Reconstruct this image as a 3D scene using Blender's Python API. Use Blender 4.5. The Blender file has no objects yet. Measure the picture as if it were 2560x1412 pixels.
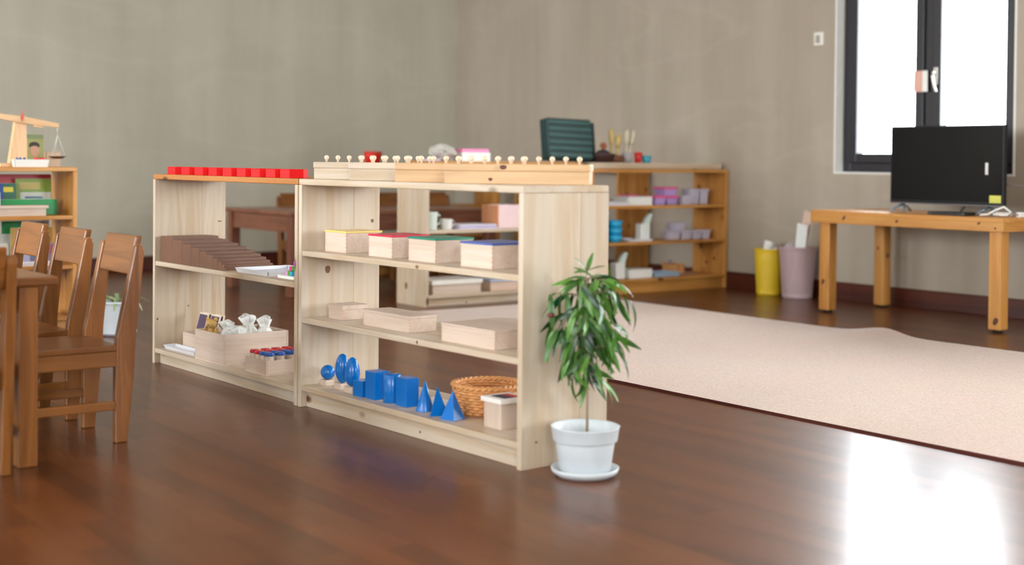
import bpy, bmesh, math, random
from mathutils import Vector, Matrix
random.seed(7)
R = math.radians
scene = bpy.context.scene
C = bpy.context.collection

# ------------------------------------------------------------------ camera
# room frame: right wall at x = 6.5, back wall at y = 9.43, floor z = 0
F_PX, CX, CY = 3409.85, 1280.0, 464.85
cam_d = bpy.data.cameras.new('camera')
cam = bpy.data.objects.new('camera', cam_d); C.objects.link(cam)
cam_d.sensor_fit = 'HORIZONTAL'; cam_d.sensor_width = 36.0
cam_d.lens = F_PX / 2560.0 * 36.0
cam_d.shift_x = 0.0
cam_d.shift_y = -(706.0 - CY) / 2560.0
fw = Vector((0.6012, 0.7989, -0.0184)).normalized()
rt = Vector((0.7989, -0.6013, 0.0090)); rt = (rt - fw * rt.dot(fw)).normalized()
up = rt.cross(fw)
m = Matrix((rt, up, -fw)).transposed().to_4x4(); m.translation = Vector((0, 0, 0.815))
cam.matrix_world = m
cam_d.clip_start = 0.05
cam_d.dof.use_dof = True; cam_d.dof.focus_distance = 4.75; cam_d.dof.aperture_fstop = 1.8
scene.camera = cam

# ------------------------------------------------------------------ light
SKY = 30.0
world = bpy.data.worlds.new('World'); scene.world = world; world.use_nodes = True
bg = world.node_tree.nodes['Background']
bg.inputs[0].default_value = (0.89, 0.955, 1.0, 1); bg.inputs[1].default_value = SKY

def portal(loc, rot, sx, sy):
    ld = bpy.data.lights.new('window_portal', 'AREA'); ld.shape = 'RECTANGLE'; ld.size = sx; ld.size_y = sy
    ld.cycles.is_portal = True
    o = bpy.data.objects.new('window_portal', ld); C.objects.link(o); o.location = loc; o.rotation_euler = rot
# openings: right wall (visible and one more), wall behind the camera, left wall
WIN_R = [(4.19, 5.41, 0.755, 2.45), (1.0, 2.9, 0.755, 2.45)]
WIN_F = [(-1.5, -0.1, 0.8, 2.5), (4.7, 6.1, 0.6, 2.5)]
WIN_L = [(-0.6, 0.8, 0.8, 2.5), (3.0, 4.6, 0.8, 2.5), (6.2, 8.8, 0.6, 2.7)]
XR, YB, XL, YF, HC = 6.5, 9.43, -4.5, -2.6, 3.2
for a, b, c, d in WIN_R: portal((XR + .27, (a + b) / 2, (c + d) / 2), (0, R(90), 0), d - c, b - a)
for a, b, c, d in WIN_L: portal((XL - .27, (a + b) / 2, (c + d) / 2), (0, R(-90), 0), d - c, b - a)
for a, b, c, d in WIN_F: portal(((a + b) / 2, YF - .27, (c + d) / 2), (R(90), 0, 0), b - a, d - c)
for o in bpy.data.objects:
    if o.name.startswith('window_portal') and o.location.y < YF: o.rotation_euler = (R(90), 0, 0)

vs = scene.view_settings
vs.view_transform = 'Standard'; vs.look = 'None'; vs.gamma = 1.0; vs.use_curve_mapping = False
vs.exposure = -0.19
scene.cycles.use_denoising = True
scene.cycles.use_adaptive_sampling = True; scene.cycles.adaptive_threshold = .15; scene.cycles.adaptive_min_samples = 16
scene.cycles.max_bounces = 6; scene.cycles.diffuse_bounces = 4; scene.cycles.glossy_bounces = 3
scene.cycles.transparent_max_bounces = 12
scene.cycles.caustics_reflective = False; scene.cycles.caustics_refractive = False
scene.cycles.sample_clamp_indirect = 6.0

# ------------------------------------------------------------------ materials
def lin(c):
    c /= 255.0
    return c / 12.92 if c <= 0.04045 else ((c + 0.055) / 1.055) ** 2.4
def rgb(r, g, b): return (lin(r), lin(g), lin(b), 1.0)
MATS = {}
def new_mat(name):
    mt = bpy.data.materials.new(name); mt.use_nodes = True
    nt = mt.node_tree
    return mt, nt, nt.nodes['Principled BSDF']
def plain(name, col, rough=0.5, spec=0.5, var=0.06, scale=18.0, metal=0.0, bump=0.0, bscale=60.0, trans=0.0, sss=0.0):
    """painted / plastic / cloth: base colour with a little procedural tone variation"""
    if name in MATS: return MATS[name]
    mt, nt, b = new_mat(name)
    tc = nt.nodes.new('ShaderNodeTexCoord'); nz = nt.nodes.new('ShaderNodeTexNoise')
    nz.inputs['Scale'].default_value = scale; nz.inputs['Detail'].default_value = 3
    nt.links.new(tc.outputs['Object'], nz.inputs['Vector'])
    mx = nt.nodes.new('ShaderNodeMixRGB'); mx.blend_type = 'MIX'
    mx.inputs[1].default_value = tuple(x * (1 - var) for x in col[:3]) + (1,)
    mx.inputs[2].default_value = tuple(min(1, x * (1 + var)) for x in col[:3]) + (1,)
    nt.links.new(nz.outputs['Fac'], mx.inputs[0]); nt.links.new(mx.outputs[0], b.inputs['Base Color'])
    b.inputs['Roughness'].default_value = rough; b.inputs['Specular IOR Level'].default_value = spec
    b.inputs['Metallic'].default_value = metal; b.inputs['Transmission Weight'].default_value = trans
    if sss:
        b.inputs['Subsurface Weight'].default_value = sss; b.inputs['Subsurface Radius'].default_value = (.01, .01, .01)
    if bump:
        n2 = nt.nodes.new('ShaderNodeTexNoise'); n2.inputs['Scale'].default_value = bscale; n2.inputs['Detail'].default_value = 4
        nt.links.new(tc.outputs['Object'], n2.inputs['Vector'])
        bp = nt.nodes.new('ShaderNodeBump'); bp.inputs['Strength'].default_value = bump; bp.inputs['Distance'].default_value = .01
        nt.links.new(n2.outputs['Fac'], bp.inputs['Height']); nt.links.new(bp.outputs[0], b.inputs['Normal'])
    MATS[name] = mt
    return mt
def wood(name, light, dark, axis='x', rough=0.42, knots=0.0, knotcol=(95, 55, 25), grain=1.0, spec=.4, objvar=.12):
    key = name + '_' + axis
    if key in MATS: return MATS[key]
    mt, nt, b = new_mat(key)
    N = nt.nodes.new; Lk = nt.links.new
    tc = N('ShaderNodeTexCoord'); oi = N('ShaderNodeObjectInfo')
    # random offset per object
    mul = N('ShaderNodeMath'); mul.operation = 'MULTIPLY'; mul.inputs[1].default_value = 37.0
    Lk(oi.outputs['Random'], mul.inputs[0])
    add = N('ShaderNodeVectorMath'); add.operation = 'ADD'
    Lk(tc.outputs['Object'], add.inputs[0]); Lk(mul.outputs[0], add.inputs[1])
    mp = N('ShaderNodeMapping'); s = [9.0 * grain] * 3; s['xyz'.index(axis)] = 0.55 * grain
    mp.inputs['Scale'].default_value = s; Lk(add.outputs[0], mp.inputs['Vector'])
    n1 = N('ShaderNodeTexNoise'); n1.inputs['Scale'].default_value = 2.2; n1.inputs['Detail'].default_value = 5; n1.inputs['Distortion'].default_value = .6
    Lk(mp.outputs[0], n1.inputs['Vector'])
    w = N('ShaderNodeMath'); w.operation = 'MULTIPLY'; w.inputs[1].default_value = 26.0; Lk(n1.outputs['Fac'], w.inputs[0])
    sn = N('ShaderNodeMath'); sn.operation = 'SINE'; Lk(w.outputs[0], sn.inputs[0])
    mr = N('ShaderNodeMapRange'); mr.inputs[1].default_value = -1; mr.inputs[2].default_value = 1; mr.inputs[3].default_value = 0.0; mr.inputs[4].default_value = 0.55
    Lk(sn.outputs[0], mr.inputs[0])
    n2 = N('ShaderNodeTexNoise'); n2.inputs['Scale'].default_value = 1.1; n2.inputs['Detail'].default_value = 3
    Lk(mp.outputs[0], n2.inputs['Vector'])
    ad = N('ShaderNodeMath'); ad.operation = 'MULTIPLY'; Lk(mr.outputs[0], ad.inputs[0]); Lk(n2.outputs['Fac'], ad.inputs[1])
    ad2 = N('ShaderNodeMath'); ad2.operation = 'MULTIPLY_ADD'; ad2.inputs[1].default_value = .75; Lk(n2.outputs['Fac'], ad2.inputs[0]); Lk(ad.outputs[0], ad2.inputs[2])
    rp = N('ShaderNodeValToRGB'); rp.color_ramp.elements[0].position = .22; rp.color_ramp.elements[1].position = .85
    rp.color_ramp.elements[0].color = rgb(*light); rp.color_ramp.elements[1].color = rgb(*dark)
    Lk(ad2.outputs[0], rp.inputs[0])
    col = rp.outputs[0]
    if knots:
        mp2 = N('ShaderNodeMapping'); s2 = [12.0] * 3; s2['xyz'.index(axis)] = 6.0; mp2.inputs['Scale'].default_value = s2
        Lk(add.outputs[0], mp2.inputs['Vector'])
        vo = N('ShaderNodeTexVoronoi'); vo.inputs['Scale'].default_value = 1.0; Lk(mp2.outputs[0], vo.inputs['Vector'])
        sep = N('ShaderNodeSeparateColor'); Lk(vo.outputs['Color'], sep.inputs[0])
        gt = N('ShaderNodeMath'); gt.operation = 'LESS_THAN'; gt.inputs[1].default_value = knots; Lk(sep.outputs[0], gt.inputs[0])
        kr = N('ShaderNodeMapRange'); kr.inputs[1].default_value = .08; kr.inputs[2].default_value = .20; kr.inputs[3].default_value = 1; kr.inputs[4].default_value = 0
        Lk(vo.outputs['Distance'], kr.inputs[0])
        km = N('ShaderNodeMath'); km.operation = 'MULTIPLY'; Lk(gt.outputs[0], km.inputs[0]); Lk(kr.outputs[0], km.inputs[1])
        mx = N('ShaderNodeMixRGB'); mx.inputs[2].default_value = rgb(*knotcol); Lk(km.outputs[0], mx.inputs[0]); Lk(col, mx.inputs[1])
        col = mx.outputs[0]
    # per-board tone
    hs = N('ShaderNodeHueSaturation'); vr = N('ShaderNodeMapRange'); vr.inputs[3].default_value = 1 - objvar; vr.inputs[4].default_value = 1 + objvar
    Lk(oi.outputs['Random'], vr.inputs[0]); Lk(vr.outputs[0], hs.inputs['Value']); Lk(col, hs.inputs['Color'])
    Lk(hs.outputs[0], b.inputs['Base Color'])
    b.inputs['Roughness'].default_value = rough; b.inputs['Specular IOR Level'].default_value = spec
    bp = N('ShaderNodeBump'); bp.inputs['Strength'].default_value = .06; bp.inputs['Distance'].default_value = .003
    Lk(sn.outputs[0], bp.inputs['Height']); Lk(bp.outputs[0], b.inputs['Normal'])
    MATS[key] = mt
    return mt
def pine(axis): return wood('pale_pine', (203, 188, 169), (186, 160, 128), axis, knots=.10, objvar=.07)
def honey(axis): return wood('honey_pine', (204, 148, 78), (172, 110, 46), axis, rough=.36, knots=.42, knotcol=(84, 38, 12), objvar=.07)
def orange_pine(axis): return wood('orange_pine', (186, 124, 66), (154, 92, 40), axis, knots=.06, objvar=.05)
def beech(axis): return wood('beech', (214, 194, 178), (200, 176, 156), axis, grain=2.0, rough=.5, objvar=.05)
def walnut(axis): return wood('chair_wood', (144, 90, 42), (104, 60, 22), axis, rough=.28, objvar=.12)
def redwood(axis): return wood('table_wood', (136, 86, 62), (102, 58, 40), axis, rough=.3, objvar=.08)

# wall plaster
def plaster(name, ca, cb, axis):
    mt, nt, b = new_mat(name); N = nt.nodes.new; Lk = nt.links.new
    tc = N('ShaderNodeTexCoord'); mp = N('ShaderNodeMapping')
    mp.inputs['Scale'].default_value = (2.6, 2.6, .28); Lk(tc.outputs['Object'], mp.inputs['Vector'])
    n1 = N('ShaderNodeTexNoise'); n1.inputs['Scale'].default_value = 1.6; n1.inputs['Detail'].default_value = 5; n1.inputs['Roughness'].default_value = .6; Lk(mp.outputs[0], n1.inputs['Vector'])
    n2 = N('ShaderNodeTexNoise'); n2.inputs['Scale'].default_value = .9; n2.inputs['Detail'].default_value = 4; n2.inputs['Distortion'].default_value = .8; Lk(tc.outputs['Object'], n2.inputs['Vector'])
    n3 = N('ShaderNodeTexNoise'); n3.inputs['Scale'].default_value = 45; n3.inputs['Detail'].default_value = 3; Lk(tc.outputs['Object'], n3.inputs['Vector'])
    a = N('ShaderNodeMath'); a.operation = 'ADD'; Lk(n1.outputs['Fac'], a.inputs[0]); Lk(n2.outputs['Fac'], a.inputs[1])
    mr = N('ShaderNodeMapRange'); mr.inputs[1].default_value = .72; mr.inputs[2].default_value = 1.28; Lk(a.outputs[0], mr.inputs[0])
    mx = N('ShaderNodeMixRGB'); mx.inputs[1].default_value = rgb(*ca); mx.inputs[2].default_value = rgb(*cb); Lk(mr.outputs[0], mx.inputs[0])
    # chalky trowel sweeps
    mp2 = N('ShaderNodeMapping'); mp2.inputs['Scale'].default_value = (.45, .45, 1.6); Lk(tc.outputs['Object'], mp2.inputs['Vector'])
    n4 = N('ShaderNodeTexNoise'); n4.inputs['Scale'].default_value = 1.5; n4.inputs['Detail'].default_value = 2; n4.inputs['Distortion'].default_value = .3; Lk(mp2.outputs[0], n4.inputs['Vector'])
    rp = N('ShaderNodeValToRGB'); e = rp.color_ramp.elements; e[0].position = .50; e[0].color = (0, 0, 0, 1); e[1].position = .58; e[1].color = (0, 0, 0, 1)
    k = rp.color_ramp.elements.new(.54); k.color = (.10, .10, .10, 1); Lk(n4.outputs['Fac'], rp.inputs[0])
    mx2 = N('ShaderNodeMixRGB'); mx2.inputs[2].default_value = rgb(*[min(255, x + 22) for x in cb]); Lk(rp.outputs[0], mx2.inputs[0]); Lk(mx.outputs[0], mx2.inputs[1])
    Lk(mx2.outputs[0], b.inputs['Base Color']); b.inputs['Roughness'].default_value = .75; b.inputs['Specular IOR Level'].default_value = .25
    bp = N('ShaderNodeBump'); bp.inputs['Strength'].default_value = .12; bp.inputs['Distance'].default_value = .004; Lk(n3.outputs['Fac'], bp.inputs['Height']); Lk(bp.outputs[0], b.inputs['Normal'])
    return mt
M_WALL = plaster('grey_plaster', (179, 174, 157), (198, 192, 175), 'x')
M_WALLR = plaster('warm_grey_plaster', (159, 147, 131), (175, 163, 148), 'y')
M_CEIL = plain('ceiling_white', rgb(225, 222, 214), .8, .2)
M_BASE = wood('dark_baseboard', (84, 38, 24), (58, 24, 16), 'y', rough=.35)
M_BASEX = wood('dark_baseboard', (84, 38, 24), (58, 24, 16), 'x', rough=.35)

def floor_mat():
    mt, nt, b = new_mat('glossy_floor_wood'); N = nt.nodes.new; Lk = nt.links.new
    tc = N('ShaderNodeTexCoord'); oi = N('ShaderNodeObjectInfo'); geo = N('ShaderNodeNewGeometry')
    mp = N('ShaderNodeMapping'); mp.inputs['Scale'].default_value = (9, 1.2, 1); Lk(geo.outputs['Position'], mp.inputs['Vector'])
    n1 = N('ShaderNodeTexNoise'); n1.inputs['Scale'].default_value = 1.0; n1.inputs['Detail'].default_value = 2; Lk(mp.outputs[0], n1.inputs['Vector'])
    # tone per strip by voronoi cell of world position
    at = N('ShaderNodeAttribute'); at.attribute_name = 'tone'
    sm = N('ShaderNodeMath'); sm.operation = 'ADD'; Lk(oi.outputs['Random'], sm.inputs[0]); Lk(at.outputs['Fac'], sm.inputs[1])
    fr = N('ShaderNodeMath'); fr.operation = 'FRACT'; Lk(sm.outputs[0], fr.inputs[0])
    f2 = N('ShaderNodeMath'); f2.operation = 'MULTIPLY_ADD'; f2.inputs[1].default_value = .7; Lk(n1.outputs['Fac'], f2.inputs[0])
    f3 = N('ShaderNodeMath'); f3.operation = 'MULTIPLY'; f3.inputs[1].default_value = .30; Lk(fr.outputs[0], f3.inputs[0]); Lk(f3.outputs[0], f2.inputs[2])
    rp = N('ShaderNodeValToRGB'); e = rp.color_ramp.elements
    e[0].position = .2; e[0].color = rgb(72, 35, 11); e[1].position = .85; e[1].color = rgb(113, 60, 22)
    Lk(f2.outputs[0], rp.inputs[0]); Lk(rp.outputs[0], b.inputs['Base Color'])
    b.inputs['Specular IOR Level'].default_value = .2
    n2 = N('ShaderNodeTexNoise'); n2.inputs['Scale'].default_value = 2.2; n2.inputs['Detail'].default_value = 4; Lk(mp.outputs[0], n2.inputs['Vector'])
    mr = N('ShaderNodeMapRange'); mr.inputs[3].default_value = .17; mr.inputs[4].default_value = .25; Lk(n2.outputs['Fac'], mr.inputs[0]); Lk(mr.outputs[0], b.inputs['Coat Roughness'])
    b.inputs['Coat Weight'].default_value = .5; b.inputs['Coat IOR'].default_value = 1.42; b.inputs['Roughness'].default_value = .40
    mp3 = N('ShaderNodeMapping'); mp3.inputs['Scale'].default_value = (26, 4, 1); Lk(geo.outputs['Position'], mp3.inputs['Vector'])
    n3 = N('ShaderNodeTexNoise'); n3.inputs['Scale'].default_value = .8; n3.inputs['Detail'].default_value = 2; Lk(mp3.outputs[0], n3.inputs['Vector'])
    bp = N('ShaderNodeBump'); bp.inputs['Strength'].default_value = .025; bp.inputs['Distance'].default_value = .01; Lk(n3.outputs['Fac'], bp.inputs['Height']); Lk(bp.outputs[0], b.inputs['Normal'])
    return mt
M_FLOOR = floor_mat()

# ------------------------------------------------------------------ mesh helpers
class MB:
    def __init__(s): s.v = []; s.f = []; s.sm = []
    def add(s, vs_, fs, smooth=False):
        n = len(s.v); s.v += [tuple(v) for v in vs_]
        for f in fs: s.f.append(tuple(i + n for i in f)); s.sm.append(smooth)
        return s
    def box(s, x0, x1, y0, y1, z0, z1):
        return s.add([(x0, y0, z0), (x1, y0, z0), (x1, y1, z0), (x0, y1, z0), (x0, y0, z1), (x1, y0, z1), (x1, y1, z1), (x0, y1, z1)],
                     [(0, 3, 2, 1), (4, 5, 6, 7), (0, 1, 5, 4), (1, 2, 6, 5), (2, 3, 7, 6), (3, 0, 4, 7)])
    def hexa(s, lo, hi):   # lo, hi: 4 points each, counter-clockwise from above
        return s.add(list(lo) + list(hi), [(0, 3, 2, 1), (4, 5, 6, 7), (0, 1, 5, 4), (1, 2, 6, 5), (2, 3, 7, 6), (3, 0, 4, 7)])
    def prism(s, poly, a0, a1, axis='z'):   # poly 2-D ccw ; axis of extrusion
        def P(p, a):
            if axis == 'z': return (p[0], p[1], a)
            if axis == 'y': return (p[0], a, p[1])
            return (a, p[0], p[1])
        n = len(poly); vs_ = [P(p, a0) for p in poly] + [P(p, a1) for p in poly]
        fs = [tuple(range(n - 1, -1, -1)), tuple(range(n, 2 * n))] + [(i, (i + 1) % n, n + (i + 1) % n, n + i) for i in range(n)]
        if axis == 'y': fs = [tuple(reversed(f)) for f in fs]
        return s.add(vs_, fs)
    def lathe(s, prof, n=24, cx=0, cy=0, cz=0, ring=False, smooth=True):
        if ring: prof = list(prof) + [prof[0]]
        vs_ = []
        for r, z in prof:
            for i in range(n):
                a = 2 * math.pi * i / n; vs_.append((cx + r * math.cos(a), cy + r * math.sin(a), cz + z))
        fs = []
        for j in range(len(prof) - 1):
            for i in range(n): fs.append((j * n + i, j * n + (i + 1) % n, (j + 1) * n + (i + 1) % n, (j + 1) * n + i))
        if prof[0][0] > 1e-6 and not ring: fs.append(tuple(range(n - 1, -1, -1)))
        if prof[-1][0] > 1e-6 and not ring: fs.append(tuple(range((len(prof) - 1) * n, len(prof) * n)))
        return s.add(vs_, fs, smooth)
    def tube(s, pts, r, n=8, r1=None):
        pts = [Vector(p) for p in pts]; k = len(pts); vs_ = []
        for i, p in enumerate(pts):
            t = (pts[min(i + 1, k - 1)] - pts[max(i - 1, 0)]).normalized()
            a = t.orthogonal().normalized() if abs(t.z) > .99 else t.cross(Vector((0, 0, 1))).normalized(); b = t.cross(a)
            rr = r if r1 is None else r + (r1 - r) * i / (k - 1)
            for q in range(n):
                an = 2 * math.pi * q / n; vs_.append(p + a * rr * math.cos(an) + b * rr * math.sin(an))
        fs = [(i * n + q, i * n + (q + 1) % n, (i + 1) * n + (q + 1) % n, (i + 1) * n + q) for i in range(k - 1) for q in range(n)]
        fs += [tuple(range(n - 1, -1, -1)), tuple(range((k - 1) * n, k * n))]
        return s.add(vs_, fs, True)
    def build(s, name, mat, parent=None, bevel=0.0, seg=2, loc=None, rz=0.0):
        me = bpy.data.meshes.new(name); me.from_pydata(s.v, [], s.f)
        for p, q in zip(me.polygons, s.sm): p.use_smooth = q
        bm = bmesh.new(); bm.from_mesh(me)
        bmesh.ops.recalc_face_normals(bm, faces=bm.faces)
        if bevel: 
            ed = [e for e in bm.edges if len(e.link_faces) == 2 and e.calc_face_angle(0) > .5]
            bmesh.ops.bevel(bm, geom=ed, offset=bevel, segments=seg, affect='EDGES', profile=.5)
        bm.to_mesh(me); bm.free()
        me.materials.append(mat)
        o = bpy.data.objects.new(name, me); C.objects.link(o)
        if parent: o.parent = parent
        if loc is not None: o.location = loc
        if rz: o.rotation_euler.z = rz
        return o
def tag(o, label, cat, group=None):
    o['label'] = label; o['category'] = cat
    if group: o['group'] = group
    return o
def thing(name, label, cat, loc=(0, 0, 0), rz=0.0, group=None):
    o = bpy.data.objects.new(name, None); C.objects.link(o); o.empty_display_size = .05
    o.location = loc; o.rotation_euler = (0, 0, rz)
    return tag(o, label, cat, group)
def struct(o): o['kind'] = 'structure'; return o
def copy_tree(o, parent=None):
    c = o.copy(); C.objects.link(c); c.parent = parent
    for ch in list(o.children): copy_tree(ch, c)
    return c
def box(name, mat, x0, x1, y0, y1, z0, z1, parent=None, bevel=.002, **k):
    return MB().box(x0, x1, y0, y1, z0, z1).build(name, mat, parent, bevel, **k)

# ------------------------------------------------------------------ room shell
T = .25
def wall_with_holes(name, mat, a0, a1, holes, place):
    """wall along one axis with rectangular openings; place(a0,a1,z0,z1) -> box extents"""
    mb = MB(); cur = a0
    for h0, h1, z0, z1 in sorted(holes):
        mb.box(*place(cur, h0, 0, HC)); mb.box(*place(h0, h1, 0, z0)); mb.box(*place(h0, h1, z1, HC)); cur = h1
    mb.box(*place(cur, a1, 0, HC))
    return struct(mb.build(name, mat))
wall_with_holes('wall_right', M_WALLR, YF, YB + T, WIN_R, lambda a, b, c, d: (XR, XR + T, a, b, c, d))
wall_with_holes('wall_left', M_WALL, YF, YB + T, WIN_L, lambda a, b, c, d: (XL - T, XL, a, b, c, d))
wall_with_holes('wall_front', M_WALL, XL - T, XR + T, WIN_F, lambda a, b, c, d: (a, b, YF - T, YF, c, d))
struct(MB().box(XL - T, XR, YB, YB + T, 0, HC).build('wall_back', M_WALL))
struct(MB().box(XL - T, XR + T, YF - T, YB + T, HC, HC + .1).build('ceiling', M_CEIL))
struct(MB().box(XR - .016, XR, YF, YB - .016, 0, .107).build('baseboard_right', M_BASE, bevel=.003))
struct(MB().box(XL, XR, YB - .016, YB, 0, .107).build('baseboard_back', M_BASEX, bevel=.003))
struct(MB().box(XL, XL + .016, YF, YB - .016, 0, .107).build('baseboard_left', M_BASE, bevel=.003))

# floor: slab with strip boards
floor = struct(MB().box(XL - T, XR + T, YF - T, YB + T, -.08, -.0035).build('floor', plain('floor_joint', rgb(48, 24, 14), .5)))
PW, PL_ = .075, .46
strips = []
ix = 0; x = XL
while x < XR - .001:
    y = YF - ((ix * 7) % 13) / 13 * PL_
    while y < YB:
        y0, y1 = max(y, YF), min(y + PL_, YB)
        if y1 - y0 > .03: strips.append((x, min(x + PW, XR), y0, y1))
        y += PL_
    x += PW; ix += 1
def show(cx, cy):   # how near to the photograph's view a strip lies
    d = Vector((cx, cy)); dep = d.x * .6012 + d.y * .7989; lat = d.x * .7989 - d.y * .6013
    if dep < 1.9 or abs(lat) > dep * .385: return 99 + dep
    if 3.3 < cx < 5.35 and cy < 6.15: return 60 + dep   # below the rug
    return dep
strips.sort(key=lambda s: show((s[0] + s[1]) / 2, (s[2] + s[3]) / 2))
g = .0002
pm = MB().box(-PW / 2 + g, PW / 2 - g, -PL_ / 2 + g, PL_ / 2 - g, -.0035, 0).build('plank', M_FLOOR, floor)
used = False; rest = []
cnt = 0
for s in strips:
    full = abs(s[1] - s[0] - PW) < 1e-6 and abs(s[3] - s[2] - PL_) < 1e-6
    if full and cnt < 295:
        o = pm if cnt == 0 else pm.copy()
        if cnt: C.objects.link(o); o.parent = floor
        o.location = ((s[0] + s[1]) / 2, (s[2] + s[3]) / 2, 0); cnt += 1
    else: rest.append(s)
mb = MB()
for s in rest: mb.box(s[0] + g, s[1] - g, s[2] + g, s[3] - g, -.0035, 0)
ro = mb.build('strip_boards', M_FLOOR, floor); ro['kind'] = 'stuff'
at = ro.data.attributes.new('tone', 'FLOAT', 'FACE')
vals = []
for i in range(len(ro.data.polygons)): vals.append(random.Random(i // 6).random())
at.data.foreach_set('value', vals)

# windows -------------------------------------------------------------------
M_ALU = plain('dark_aluminium', rgb(38, 36, 42), .32, .5, var=.05)
M_REVEAL = plain('white_reveal', rgb(222, 220, 214), .6, .3)
def glass_mat():
    mt = bpy.data.materials.new('window_glass'); mt.use_nodes = True; nt = mt.node_tree; nt.nodes.clear()
    o = nt.nodes.new('ShaderNodeOutputMaterial'); t = nt.nodes.new('ShaderNodeBsdfTransparent'); gl = nt.nodes.new('ShaderNodeBsdfGlossy')
    gl.inputs['Roughness'].default_value = .02; lw = nt.nodes.new('ShaderNodeFresnel'); lw.inputs[0].default_value = 1.35
    mx = nt.nodes.new('ShaderNodeMixShader'); nt.links.new(lw.outputs[0], mx.inputs[0]); nt.links.new(t.outputs[0], mx.inputs[1]); nt.links.new(gl.outputs[0], mx.inputs[2])
    nt.links.new(mx.outputs[0], o.inputs[0]); return mt
M_GLASS = glass_mat()
M_METAL = plain('brushed_metal', rgb(200, 196, 188), .3, .5, metal=.9)
def window_right(n, y0, y1, z0, z1, detail):
    """casement window in the right wall; frame recessed behind the wall face"""
    w = bpy.data.objects.new('window_%d' % n, None); C.objects.link(w); w['kind'] = 'structure'; w.location = (XR, y0, z0)
    W, Hh = y1 - y0, z1 - z0
    # white lining of the opening
    mb = MB(); t = .012
    mb.box(-.004, .20, W - t, W, 0, Hh); mb.box(-.004, .20, 0, t, 0, Hh); mb.box(-.004, .20, t, W - t, 0, t); mb.box(-.004, .20, t, W - t, Hh - t, Hh)
    mb.build('reveal', M_REVEAL, w, bevel=.001)
    fx0, fx1 = .07, .15; fr = .055
    mb = MB(); a, b2 = t, W - t
    fn = .03
    mb.box(fx0, fx1, a, a + fn, t, Hh - t); mb.box(fx0, fx1, b2 - fr, b2, t, Hh - t); mb.box(fx0, fx1, a + fn, b2 - fr, t, t + fr); mb.box(fx0, fx1, a + fn, b2 - fr, Hh - t - fr, Hh - t)
    mb.build('frame', M_ALU, w, bevel=.004)
    mid = W * .489
    box('mullion', M_ALU, fx0, fx1, mid - .03, mid + .03, t + fr, Hh - t - fr, w, .004)
    for (p, q, side) in ((a + fn, mid - .03, 1), (mid + .03, b2 - fr, 0)):
        sw = .056; zz0, zz1 = t + fr, Hh - t - fr
        mb = MB(); x0, x1 = fx0 - .018, fx1 - .03
        mb.box(x0, x1, p, p + sw, zz0, zz1); mb.box(x0, x1, q - sw, q, zz0, zz1); mb.box(x0, x1, p + sw, q - sw, zz0, zz0 + sw); mb.box(x0, x1, p + sw, q - sw, zz1 - sw, zz1)
        s = mb.build('sash', M_ALU, w, bevel=.004)
        box('pane', M_GLASS, .10, .106, p + sw, q - sw, zz0 + sw, zz1 - sw, s, 0)
        if detail and side == 1:
            # lever handle on the sash stile
            hy = q - .03; hz = .56
            hb = MB(); hb.box(x0 - .012, x0, hy - .014, hy + .014, hz - .05, hz + .05)
            hb.tube([(x0 - .012, hy, hz + .02), (x0 - .04, hy, hz + .02), (x0 - .046, hy - .004, hz), (x0 - .042, hy - .012, hz - .055), (x0 - .036, hy - .02, hz - .09)], .009)
            hb.build('handle', M_METAL, s, bevel=.002)
    if detail:
        # pale patch of tape wrapped over the meeting stiles
        tz = .475
        box('tape_patch', plain('pink_tape', rgb(224, 172, 156), .6), fx0 - .0215, fx0 - .0175, mid + .036, mid + .092, tz, tz + .12, w, 0)
        box('tape_patch', plain('white_tape', rgb(240, 238, 232), .6), fx0 - .0215, fx0 - .0175, mid - .002, mid + .034, tz, tz + .12, w, 0)
    return w
window_right(1, WIN_R[0][0], WIN_R[0][1], WIN_R[0][2], WIN_R[0][3], True)
window_right(2, *WIN_R[1], False)
# sensor box on the wall beside the window
o = thing('wall_switch', 'small white switch plate on the wall left of the window', 'switch', (XR, 5.535, 1.575))
box('plate', plain('switch_white', rgb(226, 222, 212), .5), -.010, 0, -.035, .035, -.04, .04, o, .003)
box('rocker', plain('switch_grey', rgb(150, 144, 136), .5), -.016, -.010, -.014, .016, -.026, .022, o, .002)

# ------------------------------------------------------------------ shelves
def shelf(name, label, loc, rz, W, D, H, levels, mat, topmat=None, t=.02, group=None, seam=True):
    s = thing(name, label, 'shelf', loc, rz, group)
    tm = topmat or mat
    for x0 in (0, W - t):
        if seam:
            box('side_panel', mat('z'), x0, x0 + t, 0, D * .66, 0, H - t, s, .0015)
            box('side_panel', mat('z'), x0, x0 + t, D * .66, D, 0, H - t, s, .0015)
        else: box('side_panel', mat('z'), x0, x0 + t, 0, D, 0, H - t, s, .0015)
    box('top_board', tm('x'), 0, W, 0, D, H - t, H, s, .003)
    for i, z in enumerate(levels):
        box('shelf_board', mat('x'), t, W - t, .002, D - .002, z - .018, z, s, .002)
    box('plinth', mat('x'), t, W - t, .022, .04, .0, levels[0] - .018, s, .0015)
    box('back_rail', mat('x'), t, W - t, D - .02, D - .002, .0, levels[0] - .018, s, .0015)
    return s
SW = 1.17
M_KNOT = plain('wood_knot', rgb(86, 38, 12), .5, var=.45, scale=160); M_KNOTP = plain('pale_wood_knot', rgb(120, 84, 58), .5, var=.4, scale=160)
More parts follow.
